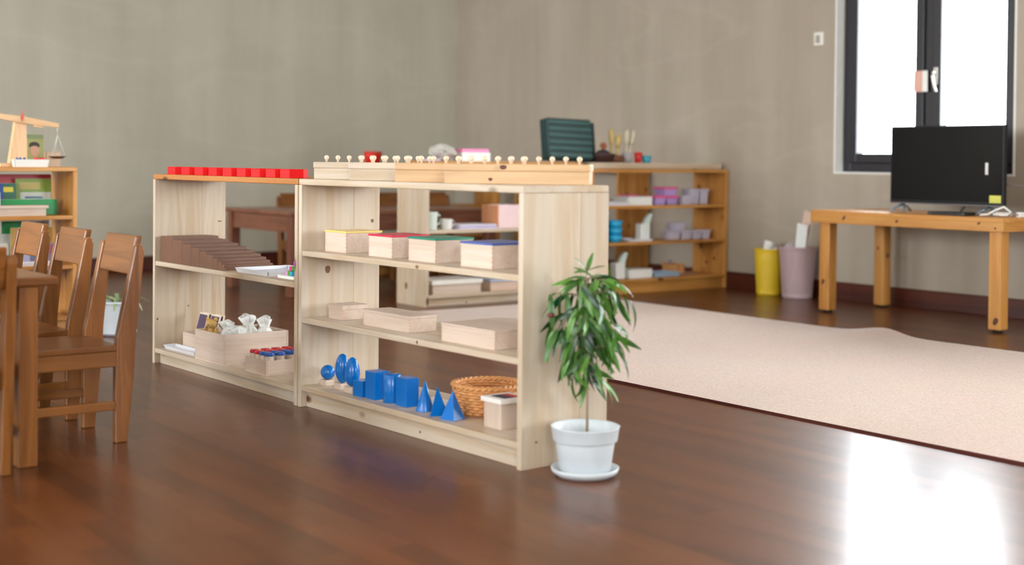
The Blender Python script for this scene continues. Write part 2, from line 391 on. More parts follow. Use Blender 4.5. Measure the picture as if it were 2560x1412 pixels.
def knot(root, p, axis, ra, rb, mat=None, slant=0.0):
    """dark knot in the face of the board that contains p (root coordinates); ra along the first in-plane axis, rb along the second"""
    best = None
    for c in root.children:
        if c.type != 'MESH': continue
        bb = [Vector(q) for q in c.bound_box]; lo = [min(q[i] for q in bb) - .003 for i in range(3)]; hi = [max(q[i] for q in bb) + .003 for i in range(3)]
        if all(lo[i] <= p[i] <= hi[i] for i in range(3)): best = c; break
    n = 14; poly = []
    for i in range(n):
        a = 2 * math.pi * i / n; u, v = ra * math.cos(a) * (1 + .1 * math.sin(3 * a)), rb * math.sin(a) * (1 + .1 * math.cos(2 * a))
        u, v = u * math.cos(slant) - v * math.sin(slant), u * math.sin(slant) + v * math.cos(slant)
        poly.append((u, v))
    k = 'xyz'.index(axis); i0, i1 = [i for i in range(3) if i != k]
    poly = [(p[i0] + a, p[i1] + b) for a, b in poly]
    MB().prism(poly, p[k] - .0004, p[k] + .0004, axis).build('knot', mat or M_KNOT, best or root)
RB, RA = R(-88.27), R(-89.03)
OB, OA = (2.136, 4.004, 0), (2.117, 5.183, 0)
shelf('display_shelf', 'pale pine open shelf holding the blue solids and lidded boxes', OB, RB, SW, .304, .75, (.072, .295, .515), pine)
shelf('display_shelf', 'pale pine shelf topped with red blocks, brown prisms on its middle board', OA, RA, SW, .304, .75, (.06, .406), pine, orange_pine)
shelf('display_shelf', 'pine shelf in the far right corner with jugs and pink-lidded tubs', (5.325, 6.275, 0), 0, SW - .005, .30, .77, (.088, .319, .544), honey)
shelf('display_shelf', 'pine shelf seen through the nearest shelf, with flat boxes and a pink box', (4.15, 6.30, 0), 0, SW, .30, .77, (.064, .425), pine)
shelf('display_shelf', 'honey pine shelf standing end-on against the right wall behind the far corner shelf', (6.19, 8.19, 0), R(-90), SW, .29, .77, (.088, .319, .544), honey)
shelf('display_shelf', 'shadowed pine shelf behind the brown table near the back corner', (4.92, 8.24, 0), 0, SW, .31, .77, (.088, .27, .486), honey)
shelf('book_shelf', 'honey pine bookshelf at the left edge carrying the wooden balance', (1.0, 6.20, 0), 0, SW, .30, .768, (.085, .32, .547), honey)
SH = [o for o in bpy.data.objects if o.name.startswith('display_shelf')]
SB_, SA_, SC_, SD_ = SH[0], SH[1], SH[2], SH[3]
for p_, ax, ra, rb in (((.02, .274, .607), 'x', .006, .007), ((.02, .100, .449), 'x', .010, .014), ((.681, .002, .505), 'y', .008, .006), ((.684, .002, .286), 'y', .005, .006), ((.675, .022, .021), 'y', .005, .004), ((1.17, .051, .070), 'x', .004, .004)): knot(SB_, p_, ax, ra, rb, M_KNOTP)
for p_, ax, ra, rb in (((.02, .143, .22), 'x', .004, .004), ((.02, .012, .175), 'x', .004, .005), ((.02, .278, .558), 'x', .009, .003)): knot(SA_, p_, ax, ra, rb, M_KNOTP)
for p_, ax, ra, rb in (((0, .20, .105), 'x', .014, .022), ((.291, .022, .012), 'y', .008, .005)): knot(SD_, p_, ax, ra, rb, M_KNOTP)
for p_, ax, ra, rb in (((SW - .025, .10, .185), 'x', .010, .010), ((SW - .025, .17, .155), 'x', .010, .012)): knot(SC_, p_, ax, ra, rb)
def frame(O, rz):
    c, s_ = math.cos(rz), math.sin(rz)
    return lambda x, y, z=0.0: (O[0] + c * x - s_ * y, O[1] + s_ * x + c * y, z)
FB, FA = frame(OB, RB), frame(OA, RA)
FC, FD, FL = frame((5.325, 6.275), 0), frame((4.15, 6.30), 0), frame((1.0, 6.20), 0)

# ---- nearest shelf (B): lidded dovetailed boxes
M_DOVE = plain('end_grain', rgb(206, 166, 140), .6)
def joint_box(name, label, cat, F, rz, x, y, z, w, d, h, lidmat, lid_h=.006, lid_over=.002, group=None, joints=True, body=None, corner=True):
    """x,y = front-right corner (towards the camera) in shelf coordinates; body runs w to the left, d to the back"""
    o = thing(name, label, cat, F(x - w, y, z), rz, group)
    bm_ = body or beech('x')
    bo = box('body', bm_, 0, w, 0, d, 0, h, o, .0015)
    if joints:
        mb = MB(); n = 5; hh = h / (2 * n)
        for i in range(n):
            z0 = (2 * i + .5) * hh
            mb.box(w - .005, w + .0004, -.0004, .005, z0, z0 + hh * .8); mb.box(-.0004, .004, -.0004, .004, z0, z0 + hh * .8)
        mb.build('finger_joint', M_DOVE, bo)['kind'] = 'stuff'
    if lidmat: box('lid', lidmat, -lid_over, w + lid_over, -lid_over, d + lid_over, h, h + lid_h, o, .001)
    return o
for lab, x, y, w, d, h, col in (('yellow', .214, .05, .128, .135, .064, (232, 200, 110)), ('red', .478, .05, .130, .137, .064, (206, 30, 66)),
                                ('green', .705, .05, .138, .138, .066, (24, 128, 104)), ('blue', .974, .05, .145, .145, .066, (70, 96, 170))):
    joint_box('lidded_box', 'pale square box with %s lid on the second board of the nearest shelf' % lab, 'box', FB, RB, x, y, .515, w, d, h,
              plain('lid_' + lab, rgb(*col), .28, .6), group='square boxes with coloured lids')
o = joint_box('lidded_box', 'small pale box with plain lid, leftmost on the third board', 'box', FB, RB, .171, .066, .295, .088, .095, .034, beech('x'), .014, .002)
o = joint_box('lidded_box', 'long pale pencil box with sliding lid on the third board', 'box', FB, RB, .56, .06, .295, .256, .10, .042, beech('x'), .008, .0)
o = joint_box('lidded_box', 'wide flat pale box beside the end panel on the third board', 'box', FB, RB, 1.002, .04, .295, .250, .235, .048, beech('x'), .006, .001)

# ---- blue geometric solids on the lowest board (z = .072)
M_BLUE = plain('solid_blue', rgb(0, 110, 196), .24, .5, var=.04)
Z4 = .072
def sphere_mb(r, zs, n=28, k=18, cz=0, egg=0.0):
    prof = []
    for i in range(k + 1):
        t = math.pi * i / k - math.pi / 2
        z = math.sin(t); rr = math.cos(t) * (1 - egg * z)
        prof.append((max(r * rr, 0 if i in (0, k) else 1e-4), cz + zs * (1 + z)))
    return MB().lathe(prof, n)
for nm, lab, x, y, r, zs, egg in (('sphere', 'blue wooden ball resting on a small wooden stand', .075, .070, .0240, .0240, 0), ('ellipsoid', 'tall blue ellipsoid on a stand between the ball and the egg', .165, .070, .0235, .0475, 0),
                             ('egg', 'shiny blue egg-shaped solid on a stand next to the blue cube', .238, .062, .0245, .0465, .14)):
    st = tag(MB().prism([(-.024, -.016), (.014, -.016), (.014, .016), (-.024, .016)], 0, .020).build('wooden_stand', beech('x'), bevel=.0015, loc=FB(x, y, Z4), rz=RB),
             'small beech stand under the blue ' + {'sphere': 'ball', 'ellipsoid': 'ellipsoid', 'egg': 'egg'}[nm], 'stand', 'stands under the rounded solids')
    tag(sphere_mb(r, zs, egg=egg).build('blue_' + nm, M_BLUE, loc=FB(x, y, Z4 + .020)), lab, 'solid', 'blue geometric solids')
tag(box('blue_cube', M_BLUE, -.025, .025, 0, .05, 0, .05, None, .0015, loc=FB(.310, .036, Z4), rz=RB + R(4)), 'small blue wooden cube, shortest of the blocks', 'solid', 'blue geometric solids')
tag(box('blue_square_prism', M_BLUE, -.028, .028, 0, .056, 0, .086, None, .0015, loc=FB(.372, .042, Z4), rz=RB), 'tall blue square prism between the cube and the cylinder', 'solid', 'blue geometric solids')
tag(MB().lathe([(.0265, 0), (.0275, .001), (.0275, .085), (.0265, .086)], 32).build('blue_cylinder', M_BLUE, loc=FB(.455, .070, Z4)), 'upright blue wooden cylinder', 'solid', 'blue geometric solids')
tag(MB().prism([(-.029, 0), (.029, 0), (.029, .046), (-.029, .046)], 0, .086).build('blue_rectangular_prism', M_BLUE, bevel=.0015, loc=FB(.532, .050, Z4), rz=RB), 'blue rectangular prism right of the cylinder', 'solid', 'blue geometric solids')
tag(MB().lathe([(.0275, 0), (.0275, .001), (.0008, .090), (0, .0902)], 32).build('blue_cone', M_BLUE, loc=FB(.630, .070, Z4)), 'blue wooden cone, first of the pointed solids', 'solid', 'blue geometric solids')
tp = [(.034 * math.cos(R(a)), .034 * math.sin(R(a))) for a in (-75, 45, 165)]
tag(MB().add([(a, b, 0) for a, b in tp] + [(0, 0, .086)], [(2, 1, 0), (0, 1, 3), (1, 2, 3), (2, 0, 3)]).build('blue_triangular_pyramid', M_BLUE, bevel=.001, loc=FB(.712, .056, Z4), rz=RB), 'blue triangular pyramid between the cone and the square pyramid', 'solid', 'blue geometric solids')
tag(MB().add([(-.026, -.026, 0), (.026, -.026, 0), (.026, .026, 0), (-.026, .026, 0), (0, 0, .085)], [(3, 2, 1, 0), (0, 1, 4), (1, 2, 4), (2, 3, 4), (3, 0, 4)]).build('blue_square_pyramid', M_BLUE, bevel=.001, loc=FB(.786, .058, Z4), rz=RB + R(12)), 'blue square pyramid, rightmost of the blue solids', 'solid', 'blue geometric solids')
# white tablets leaning behind the solids
tag(box('base_tablet', plain('tablet_white', rgb(232, 226, 216), .5), 0, .15, 0, .07, 0, .008, None, .001, loc=FB(.49, .135, Z4), rz=RB), 'thin whitish tablet lying behind the blue prisms', 'tablet')
# wicker basket
def basket(loc):
    M_W = plain('wicker', rgb(214, 150, 92), .5, .4, var=.25, scale=60)
    b = thing('wicker_basket', 'round woven wicker basket behind the blue pyramids', 'basket', loc)
    n = 36; rows = 9; H_ = .085
    mb = MB(); mb.lathe([(.082, 0), (.082, .006)], 32); mb.build('base', M_W, b)
    for j in range(rows):
        pts = []; z = .008 + j * (H_ - .008) / rows; r0 = .083 + .017 * (j / rows) ** .8
        for i in range(n * 2 + 1):
            a = 2 * math.pi * i / (n * 2); r = r0 + .0028 * (1 if (i // 2 + j) % 2 else -1) * (1 if i % 2 else .2)
            pts.append((r * math.cos(a), r * math.sin(a), z))
        MB().tube(pts, .0052, 5).build('weave_strand', M_W, b)
    mb = MB()
    for i in range(n):
        a = 2 * math.pi * (i + .5) / n; mb.tube([(.083 * math.cos(a), .083 * math.sin(a), .002), (.1 * math.cos(a), .1 * math.sin(a), H_)], .0028, 5)
    mb.build('stakes', M_W, b)
    mb = MB(); 
    for ph in (0, math.pi):
        mb.tube([((.1 + .004 * math.cos(18 * 2 * math.pi * i / 144 + ph)) * math.cos(2 * math.pi * i / 144), (.1 + .004 * math.cos(18 * 2 * math.pi * i / 144 + ph)) * math.sin(2 * math.pi * i / 144), H_ + .003 * math.sin(18 * 2 * math.pi * i / 144 + ph)) for i in range(145)], .006, 6)
    mb.build('braided_rim', M_W, b)
basket(FB(.765, .199, Z4))
# lidded box with a printed lid, at the end panel
o = thing('lidded_box', 'tall pale box with overhanging lid showing a printed red and black picture', 'box', FB(.922, .066, Z4), RB)
box('body', beech('z'), 0, .078, 0, .085, 0, .072, o, .0015)
ld_ = box('lid', plain('lid_white', rgb(238, 232, 224), .4), -.007, .085, -.007, .092, .072, .086, o, .002)
box('printed_picture', plain('print_dark', rgb(58, 44, 60), .5), .012, .074, .014, .05, .0862, .0866, ld_, 0)
box('printed_picture', plain('print_red', rgb(196, 44, 44), .5), .012, .074, .05, .074, .0862, .0866, ld_, 0)

# ---- knobbed cylinder blocks lying slantwise on top of B
ZB = .75
ORD = ['first', 'second', 'third', 'fourth', 'fifth', 'sixth', 'seventh', 'eighth', 'ninth', 'tenth']
order = ['leftmost', 'second', 'third', 'nearest']
bdir = math.atan2(-.31, .262)      # direction of the long face, in room coordinates
ux, uy = math.cos(bdir), math.sin(bdir)
M_KN = plain('knob_wood', rgb(228, 202, 176), .4, .5)
knob = MB().lathe([(.0035, 0), (.003, .006), (.005, .008)] + [(.0078 * math.cos(R(a)), .0148 + .0078 * math.sin(R(a))) for a in range(-45, 90, 15)] + [(0, .0226)], 14).build('knobbed_cylinder', M_KN)
fk = False
for i, (yy, L_) in enumerate(((3.9425, .415), (3.716, .415), (3.446, .415), (3.184, .412))):
    # front-left corner; long face looks at the camera, block width goes backwards
    b = thing('cylinder_block', ['leftmost', 'second from left', 'third from left', 'nearest and longest-looking'][i] + ' of the knobbed pine blocks on the nearest shelf', 'block', (2.158, yy, ZB), bdir, 'knobbed cylinder blocks')
    box('body', pine('x') if i < 2 else wood('warm_pine', (208, 172, 130), (184, 142, 96), 'x', knots=.35, objvar=.04), 0, L_, 0, .062, 0, .036, b, .0015)
    box('upper_lamination', pine('x') if i < 2 else MATS['warm_pine_x'], -.002, L_ + .002, -.002, .064, .036, .056, b, .002)
    for k in range(10):
        kx, ky = .032 + k * (L_ - .064) / 9, .031
        o = knob if not fk else knob.copy()
        if fk: C.objects.link(o)
        fk = True
        o.location = (2.158 + ux * kx - uy * ky, yy + uy * kx + ux * ky, ZB + .056)
        if k == 0 and i == 3: knot(b, (.170, -.002, .047), 'y', .010, .007); knot(b, (.133, 0, .013), 'y', .006, .005)
        tag(o, '%s round wooden knob from the left in the %s knobbed block' % (ORD[k], ['leftmost', 'second', 'third', 'nearest'][i]), 'knob', 'knobs of the %s block' % order[i])

# ---- shelf A: red blocks on top
M_RED = plain('red_paint', rgb(214, 10, 12), .5, .18, var=.03)
hexm = None
rl = [.055 + .1035 * 0] 
red_px = [(.06, .03)] 
s_list = [0.075, 0.205, 0.322, 0.443, 0.560, 0.673, 0.784, 0.893, 0.998]
words = ['first', 'second', 'third', 'fourth', 'fifth', 'sixth', 'seventh', 'eighth', 'ninth']
for i, s in enumerate(s_list):
    rr = .048
    if i == 0:
        pts = [(rr * math.cos(R(60 * k + 14)), rr * math.sin(R(60 * k + 14))) for k in range(6)]
        hexm = MB().prism(pts, 0, .030).build('red_hexagonal_block', M_RED, bevel=.0012)
        o = hexm
    else:
        o = hexm.copy(); C.objects.link(o)
    o.location = FA(s + .02, .07, .75); o.rotation_euler.z = RA + R(random.uniform(-2, 2))
    tag(o, 'red hexagonal block, %s from the left in the row on the shelf' % words[i], 'block', 'row of red blocks')

# ---- A middle board: brown stair prisms
M_BRN = plain('brown_paint', rgb(112, 76, 56), .42, .45, var=.05)
x = .035
names = ['thickest', 'second thickest', 'third thickest', 'fourth thickest', 'fifth thickest', 'sixth thickest', 'seventh thickest', 'third thinnest', 'second thinnest', 'thinnest']
for i in range(10):
    k = (10 - i) * .0100
    o = box('brown_prism', M_BRN, 0, k, 0, .20, 0, k, None, .0012, loc=FA(x, .018 + i * .0006, .406), rz=RA)
    tag(o, 'brown wooden prism, %s of the graded row of ten' % names[i], 'prism', 'brown stair prisms')
    x += k + .0012
# white trays with a form sheet, cube puzzle
def tray(name, label, mat, loc, rz, w, d, h, cat='tray', rim=.014):
    t_ = thing(name, label, cat, loc, rz)
    mb = MB(); a = rim * .55
    mb.hexa([(a, a, 0), (w - a, a, 0), (w - a, d - a, 0), (a, d - a, 0)], [(a, a, .003), (w - a, a, .003), (w - a, d - a, .003), (a, d - a, .003)])
    mb.build('base', mat, t_)
    mb = MB()
    for (p0, p1, q0, q1) in (((a, a), (w - a, a), (0, 0), (w, 0)), ((w - a, a), (w - a, d - a), (w, 0), (w, d)), ((w - a, d - a), (a, d - a), (w, d), (0, d)), ((a, d - a), (a, a), (0, d), (0, 0))):
        nx, ny = (p0[1] - p1[1]), (p1[0] - p0[0]); l_ = math.hypot(nx, ny); nx, ny = nx / l_ * .0035, ny / l_ * .0035
        mb.hexa([(p0[0], p0[1], 0), (p1[0], p1[1], 0), (p1[0] + nx, p1[1] + ny, 0), (p0[0] + nx, p0[1] + ny, 0)], [(q0[0], q0[1], h), (q1[0], q1[1], h), (q1[0] + nx, q1[1] + ny, h), (q0[0] + nx, q0[1] + ny, h)])
    mb.build('rim', mat, t_)
    return t_
M_TRAY = plain('tray_white', rgb(228, 230, 238), .35, .5, var=.02)
tray('white_tray', 'flat white tray with papers beside the brown prisms', M_TRAY, FA(.655, .03, .406), RA, .25, .22, .016)
tag(box('paper_sheet', plain('paper', rgb(222, 226, 236), .7), 0, .2, 0, .16, 0, .002, None, 0, loc=FA(.68, .06, .4095), rz=RA + R(2)), 'white sheets of paper lying in the tray on the middle board', 'paper')
cb = thing('cube_tower', 'small coloured cubes on a white base, beside the post of the red-block shelf', 'toy', FA(.950, .045, .406), RA)
box('base', plain('white_base', rgb(240, 238, 234), .4), 0, .115, 0, .07, 0, .010, cb, .001)
q = .0155
for (i, j, k, c) in ((0, 0, 0, (214, 150, 206)), (1, 0, 0, (74, 160, 24)), (2, 0, 0, (52, 150, 190)), (0, 1, 0, (226, 60, 120)), (0, 1, 1, (222, 44, 120)), (1, 1, 1, (40, 140, 40)), (2, 1, 1, (30, 140, 60)), (1, 1, 0, (60, 150, 30)), (2, 1, 0, (40, 140, 60)),
                     (0, 2, 0, (190, 50, 190)), (1, 2, 0, (190, 50, 190)), (2, 2, 0, (200, 60, 170)), (0, 2, 1, (190, 50, 190)), (1, 2, 1, (190, 50, 190)), (2, 2, 1, (40, 150, 60)), (0, 2, 2, (186, 46, 196)), (1, 2, 2, (196, 60, 190)), (2, 2, 2, (30, 150, 60))):
    box('cube', plain('cube_%d_%d_%d' % c, rgb(*c), .35), .034 + i * q, .034 + (i + .96) * q, .012 + j * q, .012 + (j + .96) * q, .010 + k * q, .010 + (k + .97) * q, cb, .0008)

# ---- A lowest board (z = .06)
ZA = .06
tray('white_tray', 'shallow pale tray on the lowest board in front of the tablet box', M_TRAY, FA(.035, .028, ZA), RA, .29, .056, .014)
tb = thing('tablet_box', 'small open beech box holding dark purple tablets', 'box', FA(.085, .090, ZA), RA)
w, d, h, t = .22, .12, .066, .006
bo = MB().box(0, w, 0, d, 0, t).build('bottom', beech('x'), tb)
for e in ((0, w, 0, t), (0, w, d - t, d), (0, t, t, d - t), (w - t, w, t, d - t)): box('side', beech('x'), e[0], e[1], e[2], e[3], t, h, tb, .001)
M_PURP = plain('purple_board', rgb(74, 52, 82), .55); M_EDGE = plain('board_edge', rgb(226, 208, 184), .5)
for i, (sx, sy) in enumerate(((.030, .022), (.036, .034), (.118, .030), (.124, .042))):
    tt = thing('purple_tablet', ['dark purple tablet at the front of the small box, leftmost', 'purple-faced tablet just behind the leftmost one', 'purple tablet half hidden by the toy bear', 'rearmost purple tablet behind the toy bear'][i], 'tablet', FA(.085 + sx, .090 + sy, ZA + t + .003), RA, 'purple tablets in the box')
    tt.rotation_euler = (R(-16), 0, RA)
    box('board', M_EDGE, 0, .076, 0, .006, 0, .140, tt, .001)
    box('panel', M_PURP, .005, .071, -.001, 0, .005, .133, tt, 0)
# large open box standing cornerwise with cloth pouches
bx = thing('open_box', 'large open pale wooden box full of cloth pouches on the lowest board', 'box', FA(.366, .012, ZA), RA)
w, d, h, t = .235, .268, .112, .008
MB().box(0, w, 0, d, 0, t).build('bottom', beech('x'), bx)
for e in ((0, w, 0, t), (0, w, d - t, d), (0, t, t, d - t), (w - t, w, t, d - t)): box('side', beech('x' if e[1] - e[0] > .1 else 'y'), e[0], e[1], e[2], e[3], t, h, bx, .0012)
M_CLOTH = plain('pouch_cloth', rgb(226, 224, 218), .85, .2, var=.05, bump=.5, bscale=25)
def pouch(label, x, y, z, r, hh, seed):
    rd = random.Random(seed); p = thing('cloth_pouch', label, 'pouch', FA(x, y, z), rd.uniform(0, 6), 'drawstring pouches')
    prof = [(r * .55, 0), (r * .95, hh * .18), (r, hh * .36), (r * .86, hh * .56), (r * .5, hh * .70), (r * .30, hh * .77), (r * .42, hh * .86), (r * .62, hh * .98), (r * .5, hh), (r * .2, hh * .82)]
    n = 26; mb = MB(); vs_ = []
    ph = [rd.uniform(0, 6.28) for _ in range(4)]
    for r_, z_ in prof:
        for i in range(n):
            a = 2 * math.pi * i / n
            f = 1 + .09 * math.sin(3 * a + ph[0]) + (.12 if z_ > hh * .5 else .05) * math.sin(7 * a + ph[1] + z_ * 30) + .05 * math.sin(11 * a + ph[2])
            vs_.append((r_ * f * math.cos(a) + (z_ / hh) ** 2 * r * .25 * math.cos(ph[3]), r_ * f * math.sin(a) + (z_ / hh) ** 2 * r * .25 * math.sin(ph[3]), z_ * (1 + .05 * math.sin(2 * a + ph[2]))))
    fs = [(j * n + i, j * n + (i + 1) % n, (j + 1) * n + (i + 1) % n, (j + 1) * n + i) for j in range(len(prof) - 1) for i in range(n)] + [tuple(range(n - 1, -1, -1))]
    mb.add(vs_, fs, True).build('sack', M_CLOTH, p)
    zz = hh * .77; cxx, cyy = (.77 ** 2) * r * .25 * math.cos(ph[3]), (.77 ** 2) * r * .25 * math.sin(ph[3])
    MB().tube([(cxx + r * .34 * math.cos(a * .4), cyy + r * .34 * math.sin(a * .4), zz) for a in range(17)] + [(cxx + r * .6, cyy + r * .2, zz - .01), (cxx + r * .8, cyy + r * .3, zz - .035)], .0022, 5).build('drawstring', plain('cord', rgb(214, 208, 196), .8), p)
zc = ZA + .009
pouch('white cloth pouch nearest the left in the large open box', .425, .115, zc, .046, .130, 1)
pouch('white cloth pouch in the middle of the large open box', .470, .190, zc, .050, .150, 5)
pouch('white cloth pouch at the right end of the large open box', .535, .225, zc, .044, .148, 9)
pouch('low white cloth pouch at the front right of the large open box', .530, .115, zc, .044, .118, 14)
# toy bear in the box corner
br = thing('toy_bear', 'small tan plush bear peeping over the box corner', 'toy', FA(.402, .062, zc), RA + R(35)); br.scale = (1.12, 1.12, 1.12)
M_BEAR = plain('tan_plush', rgb(200, 160, 96), .9, .1, var=.2, scale=80, bump=.6, bscale=150)
def ell(mb, c, r, n=14, k=8):
    pr_ = [(math.cos(math.pi * i / k - math.pi / 2), math.sin(math.pi * i / k - math.pi / 2)) for i in range(k + 1)]
    vs_ = [(c[0] + r[0] * p * math.cos(2 * math.pi * i / n), c[1] + r[1] * p * math.sin(2 * math.pi * i / n), c[2] + r[2] * q_) for p, q_ in pr_ for i in range(n)]
    mb.add(vs_, [(j * n + i, j * n + (i + 1) % n, (j + 1) * n + (i + 1) % n, (j + 1) * n + i) for j in range(k) for i in range(n)], True)
mb = MB(); ell(mb, (0, 0, .05), (.021, .019, .05)); mb.build('body', M_BEAR, br)
mb = MB(); ell(mb, (0, 0, .108), (.019, .017, .017)); ell(mb, (0, -.014, .104), (.009, .008, .007)); mb.build('head', M_BEAR, br)
for s in (-1, 1):
    mb = MB(); ell(mb, (s * .015, .002, .124), (.007, .004, .007)); mb.build('ear', M_BEAR, br)
    mb = MB(); ell(mb, (s * .021, -.006, .080), (.007, .007, .018)); mb.build('arm', M_BEAR, br)
mb = MB(); ell(mb, (0, -.0225, .106), (.003, .002, .002)); mb.build('nose', plain('dark_brown', rgb(50, 30, 20), .5), br)
# cylinder case: red and blue capped cylinders
cs = thing('cylinder_case', 'open beech case of red and blue capped cylinders beside the large box', 'case', FA(.744, .030, ZA), RA)
w, d, h, t = .155, .185, .052, .006
mb = MB(); mb.box(0, w, 0, d, 0, t); mb.build('bottom', beech('x'), cs)
for e in ((0, w, 0, t), (0, w, d - t, d), (0, t, t, d - t), (w - t, w, t, d - t)): 
    sd = box('side', beech('x' if e[1] - e[0] > .1 else 'y'), e[0], e[1], e[2], e[3], t, h, cs, .001)
mb = MB()
for i in range(5): mb.box(w - .007, w + .0006, -.0006, .007, .006 + i * .0095, .0108 + i * .0095)
mb.build('finger_joint', M_DOVE, cs)['kind'] = 'stuff'
M_CAPR = plain('cap_red', rgb(214, 34, 52), .3); M_CAPB = plain('cap_blue', rgb(34, 92, 176), .3)
body0 = None
rr_, n_ = .0155, 0
for j in range(4):
    for i in range(4):
        red = i < 2
        key = 'red' if red else 'blue'
        c_ = thing('sound_cylinder', '%s-capped wooden cylinder in the beech case, %s row, %s of its colour' % (key, ['front', 'second', 'third', 'back'][j], 'left' if i % 2 == 0 else 'right'), 'cylinder', FA(.744 + .0225 + i * .0365, .030 + .025 + j * .042, ZA + t), RA, '%s capped cylinders' % key)
        if body0 is None:
            body0 = MB().lathe([(rr_, 0), (rr_, .060)], 20).build('barrel', beech('z'), c_)
            capr = MB().lathe([(.0165, .060), (.0172, .062), (.0172, .068), (.016, .070)], 20).build('cap', M_CAPR, c_); capb = None
        else:
            o = body0.copy(); C.objects.link(o); o.parent = c_
            if red: o = capr.copy(); C.objects.link(o); o.parent = c_
            elif capb is None: capb = MB().lathe([(.0165, .060), (.0172, .062), (.0172, .068), (.016, .070)], 20).build('cap', M_CAPB, c_)
            else: o = capb.copy(); C.objects.link(o); o.parent = c_

# ------------------------------------------------------------------ rug
def rug():
    X0, X1, Y0, Y1 = 3.335, 5.30, .6, 6.10
    nx, ny = 50, 120; th = .008
    def P(i, j):
        u, v = i / nx, j / ny; x_ = X0 + (X1 - X0) * u; y_ = Y0 + (Y1 - Y0) * v
        wv = math.exp(-((y_ - 4.12) / .14) ** 2) * max(0, (u - .62) / .38) ** 1.6
        x_ += .035 * wv + (.012 * math.sin(y_ * 2.1) if i == nx else 0) * 0
        z_ = th + .026 * wv + .0012 * math.sin(x_ * 5 + y_ * 2.3) + .0012
        return (x_, y_, z_)
    mb = MB(); vs_ = [P(i, j) for j in range(ny + 1) for i in range(nx + 1)]
    mb.add(vs_, [(j * (nx + 1) + i, j * (nx + 1) + i + 1, (j + 1) * (nx + 1) + i + 1, (j + 1) * (nx + 1) + i) for j in range(ny) for i in range(nx)], True)
    mt, nt, b = new_mat('rug_weave'); N = nt.nodes.new; Lk = nt.links.new
    tc = N('ShaderNodeTexCoord'); n1 = N('ShaderNodeTexNoise'); n1.inputs['Scale'].default_value = 160; n1.inputs['Detail'].default_value = 4; Lk(tc.outputs['Object'], n1.inputs['Vector'])
    n2 = N('ShaderNodeTexNoise'); n2.inputs['Scale'].default_value = 3; Lk(tc.outputs['Object'], n2.inputs['Vector'])
    rp = N('ShaderNodeValToRGB'); e = rp.color_ramp.elements; e[0].position = .3; e[0].color = rgb(166, 132, 112); e[1].position = .7; e[1].color = rgb(202, 172, 150); Lk(n1.outputs['Fac'], rp.inputs[0])
    mx = N('ShaderNodeMixRGB'); mx.blend_type = 'MULTIPLY'; mx.inputs[0].default_value = .12; Lk(rp.outputs[0], mx.inputs[1]); Lk(n2.outputs['Color'], mx.inputs[2])
    Lk(mx.outputs[0], b.inputs['Base Color']); b.inputs['Roughness'].default_value = .95; b.inputs['Specular IOR Level'].default_value = .1
    b.inputs['Sheen Weight'].default_value = .3
    bp = N('ShaderNodeBump'); bp.inputs['Strength'].default_value = .5; bp.inputs['Distance'].default_value = .002; Lk(n1.outputs['Fac'], bp.inputs['Height']); Lk(bp.outputs[0], b.inputs['Normal'])
    r_ = thing('area_rug', 'large pinkish beige woven rug spread over the brown floor', 'rug', (0, 0, 0))
    mb.build('pile', mt, r_)
    M_RUG_SHADE = plain('rug_binding', rgb(92, 48, 44), .85, .15)  # rug sides coloured dark to stand in for the shadow along the edge
    ring = [P(i, 0) for i in range(nx)] + [P(nx, j) for j in range(ny)] + [P(i, ny) for i in range(nx, 0, -1)] + [P(0, j) for j in range(ny, 0, -1)]
    k = len(ring); mb = MB(); mb.add(list(ring) + [(p[0], p[1], 0.0) for p in ring], [(i, i + k, (i + 1) % k + k, (i + 1) % k) for i in range(k)])
    mb.build('binding', M_RUG_SHADE, r_)
rug()

# ------------------------------------------------------------------ chairs and tables
def make_chair(label, group):
    """child chair, faces -x, origin on the floor at the near rear leg's front corner"""
    c = thing('wooden_chair', label, 'chair', group=group); Wd = .287; pt = .026
    post = [(0, 0), (.036, 0), (.058, .235), (.060, .300), (.084, .545), (.080, .560), (.068, .567), (.058, .560), (0.004, .300), (0, .235)]
    for y0 in (0, Wd - pt):
        MB().prism(post, y0, y0 + pt, 'y').build('rear_leg', walnut('z'), c, bevel=.003)
        MB().box(-.262, -.228, y0, y0 + pt, 0, .262).build('front_leg', walnut('z'), c, bevel=.003)
        box('side_rail', walnut('x'), -.228, .004, y0 + .002, y0 + pt - .002, .218, .262, c, .003)
        box('stretcher', walnut('x'), -.228, .004, y0 + .004, y0 + pt - .004, .094, .120, c, .003)
    box('cross_rail', walnut('y'), -.256, -.236, pt, Wd - pt, .218, .262, c, .003)
    box('cross_rail', walnut('y'), .012, .034, pt, Wd - pt, .218, .262, c, .003)
    MB().box(-.275, .012, 0.002, Wd - .002, .262, .280).build('seat', walnut('x'), c, bevel=.004)
    def sx(z): return .008 + (z - .30) * .208
    z0, z1, zt = .478, .588, .567
    mb = MB()
    mb.hexa([(sx(z0), pt, z0), (sx(z0) + .020, pt, z0), (sx(z0) + .020, Wd - pt, z0), (sx(z0), Wd - pt, z0)], [(sx(z1), pt, z1), (sx(z1) + .020, pt, z1), (sx(z1) + .020, Wd - pt, z1), (sx(z1), Wd - pt, z1)])
    mb.build('backrest', walnut('y'), c, bevel=.004)
    return c
ch = make_chair('brown wooden chair nearest the middle, pushed in at the left table', 'chairs along the left table')
ch.location = (1.432, 3.771, 0)
c2 = copy_tree(ch); c2.location = (1.432, 4.181, 0); c2['label'] = 'brown wooden chair second in the row at the left table'
c3 = copy_tree(ch); c3.location = (1.432, 4.590, 0); c3['label'] = 'brown wooden chair farthest in the row, cut by the left edge'
c4 = copy_tree(ch); c4.location = (1.055, 3.545, 0); c4.rotation_euler.z = R(-90)
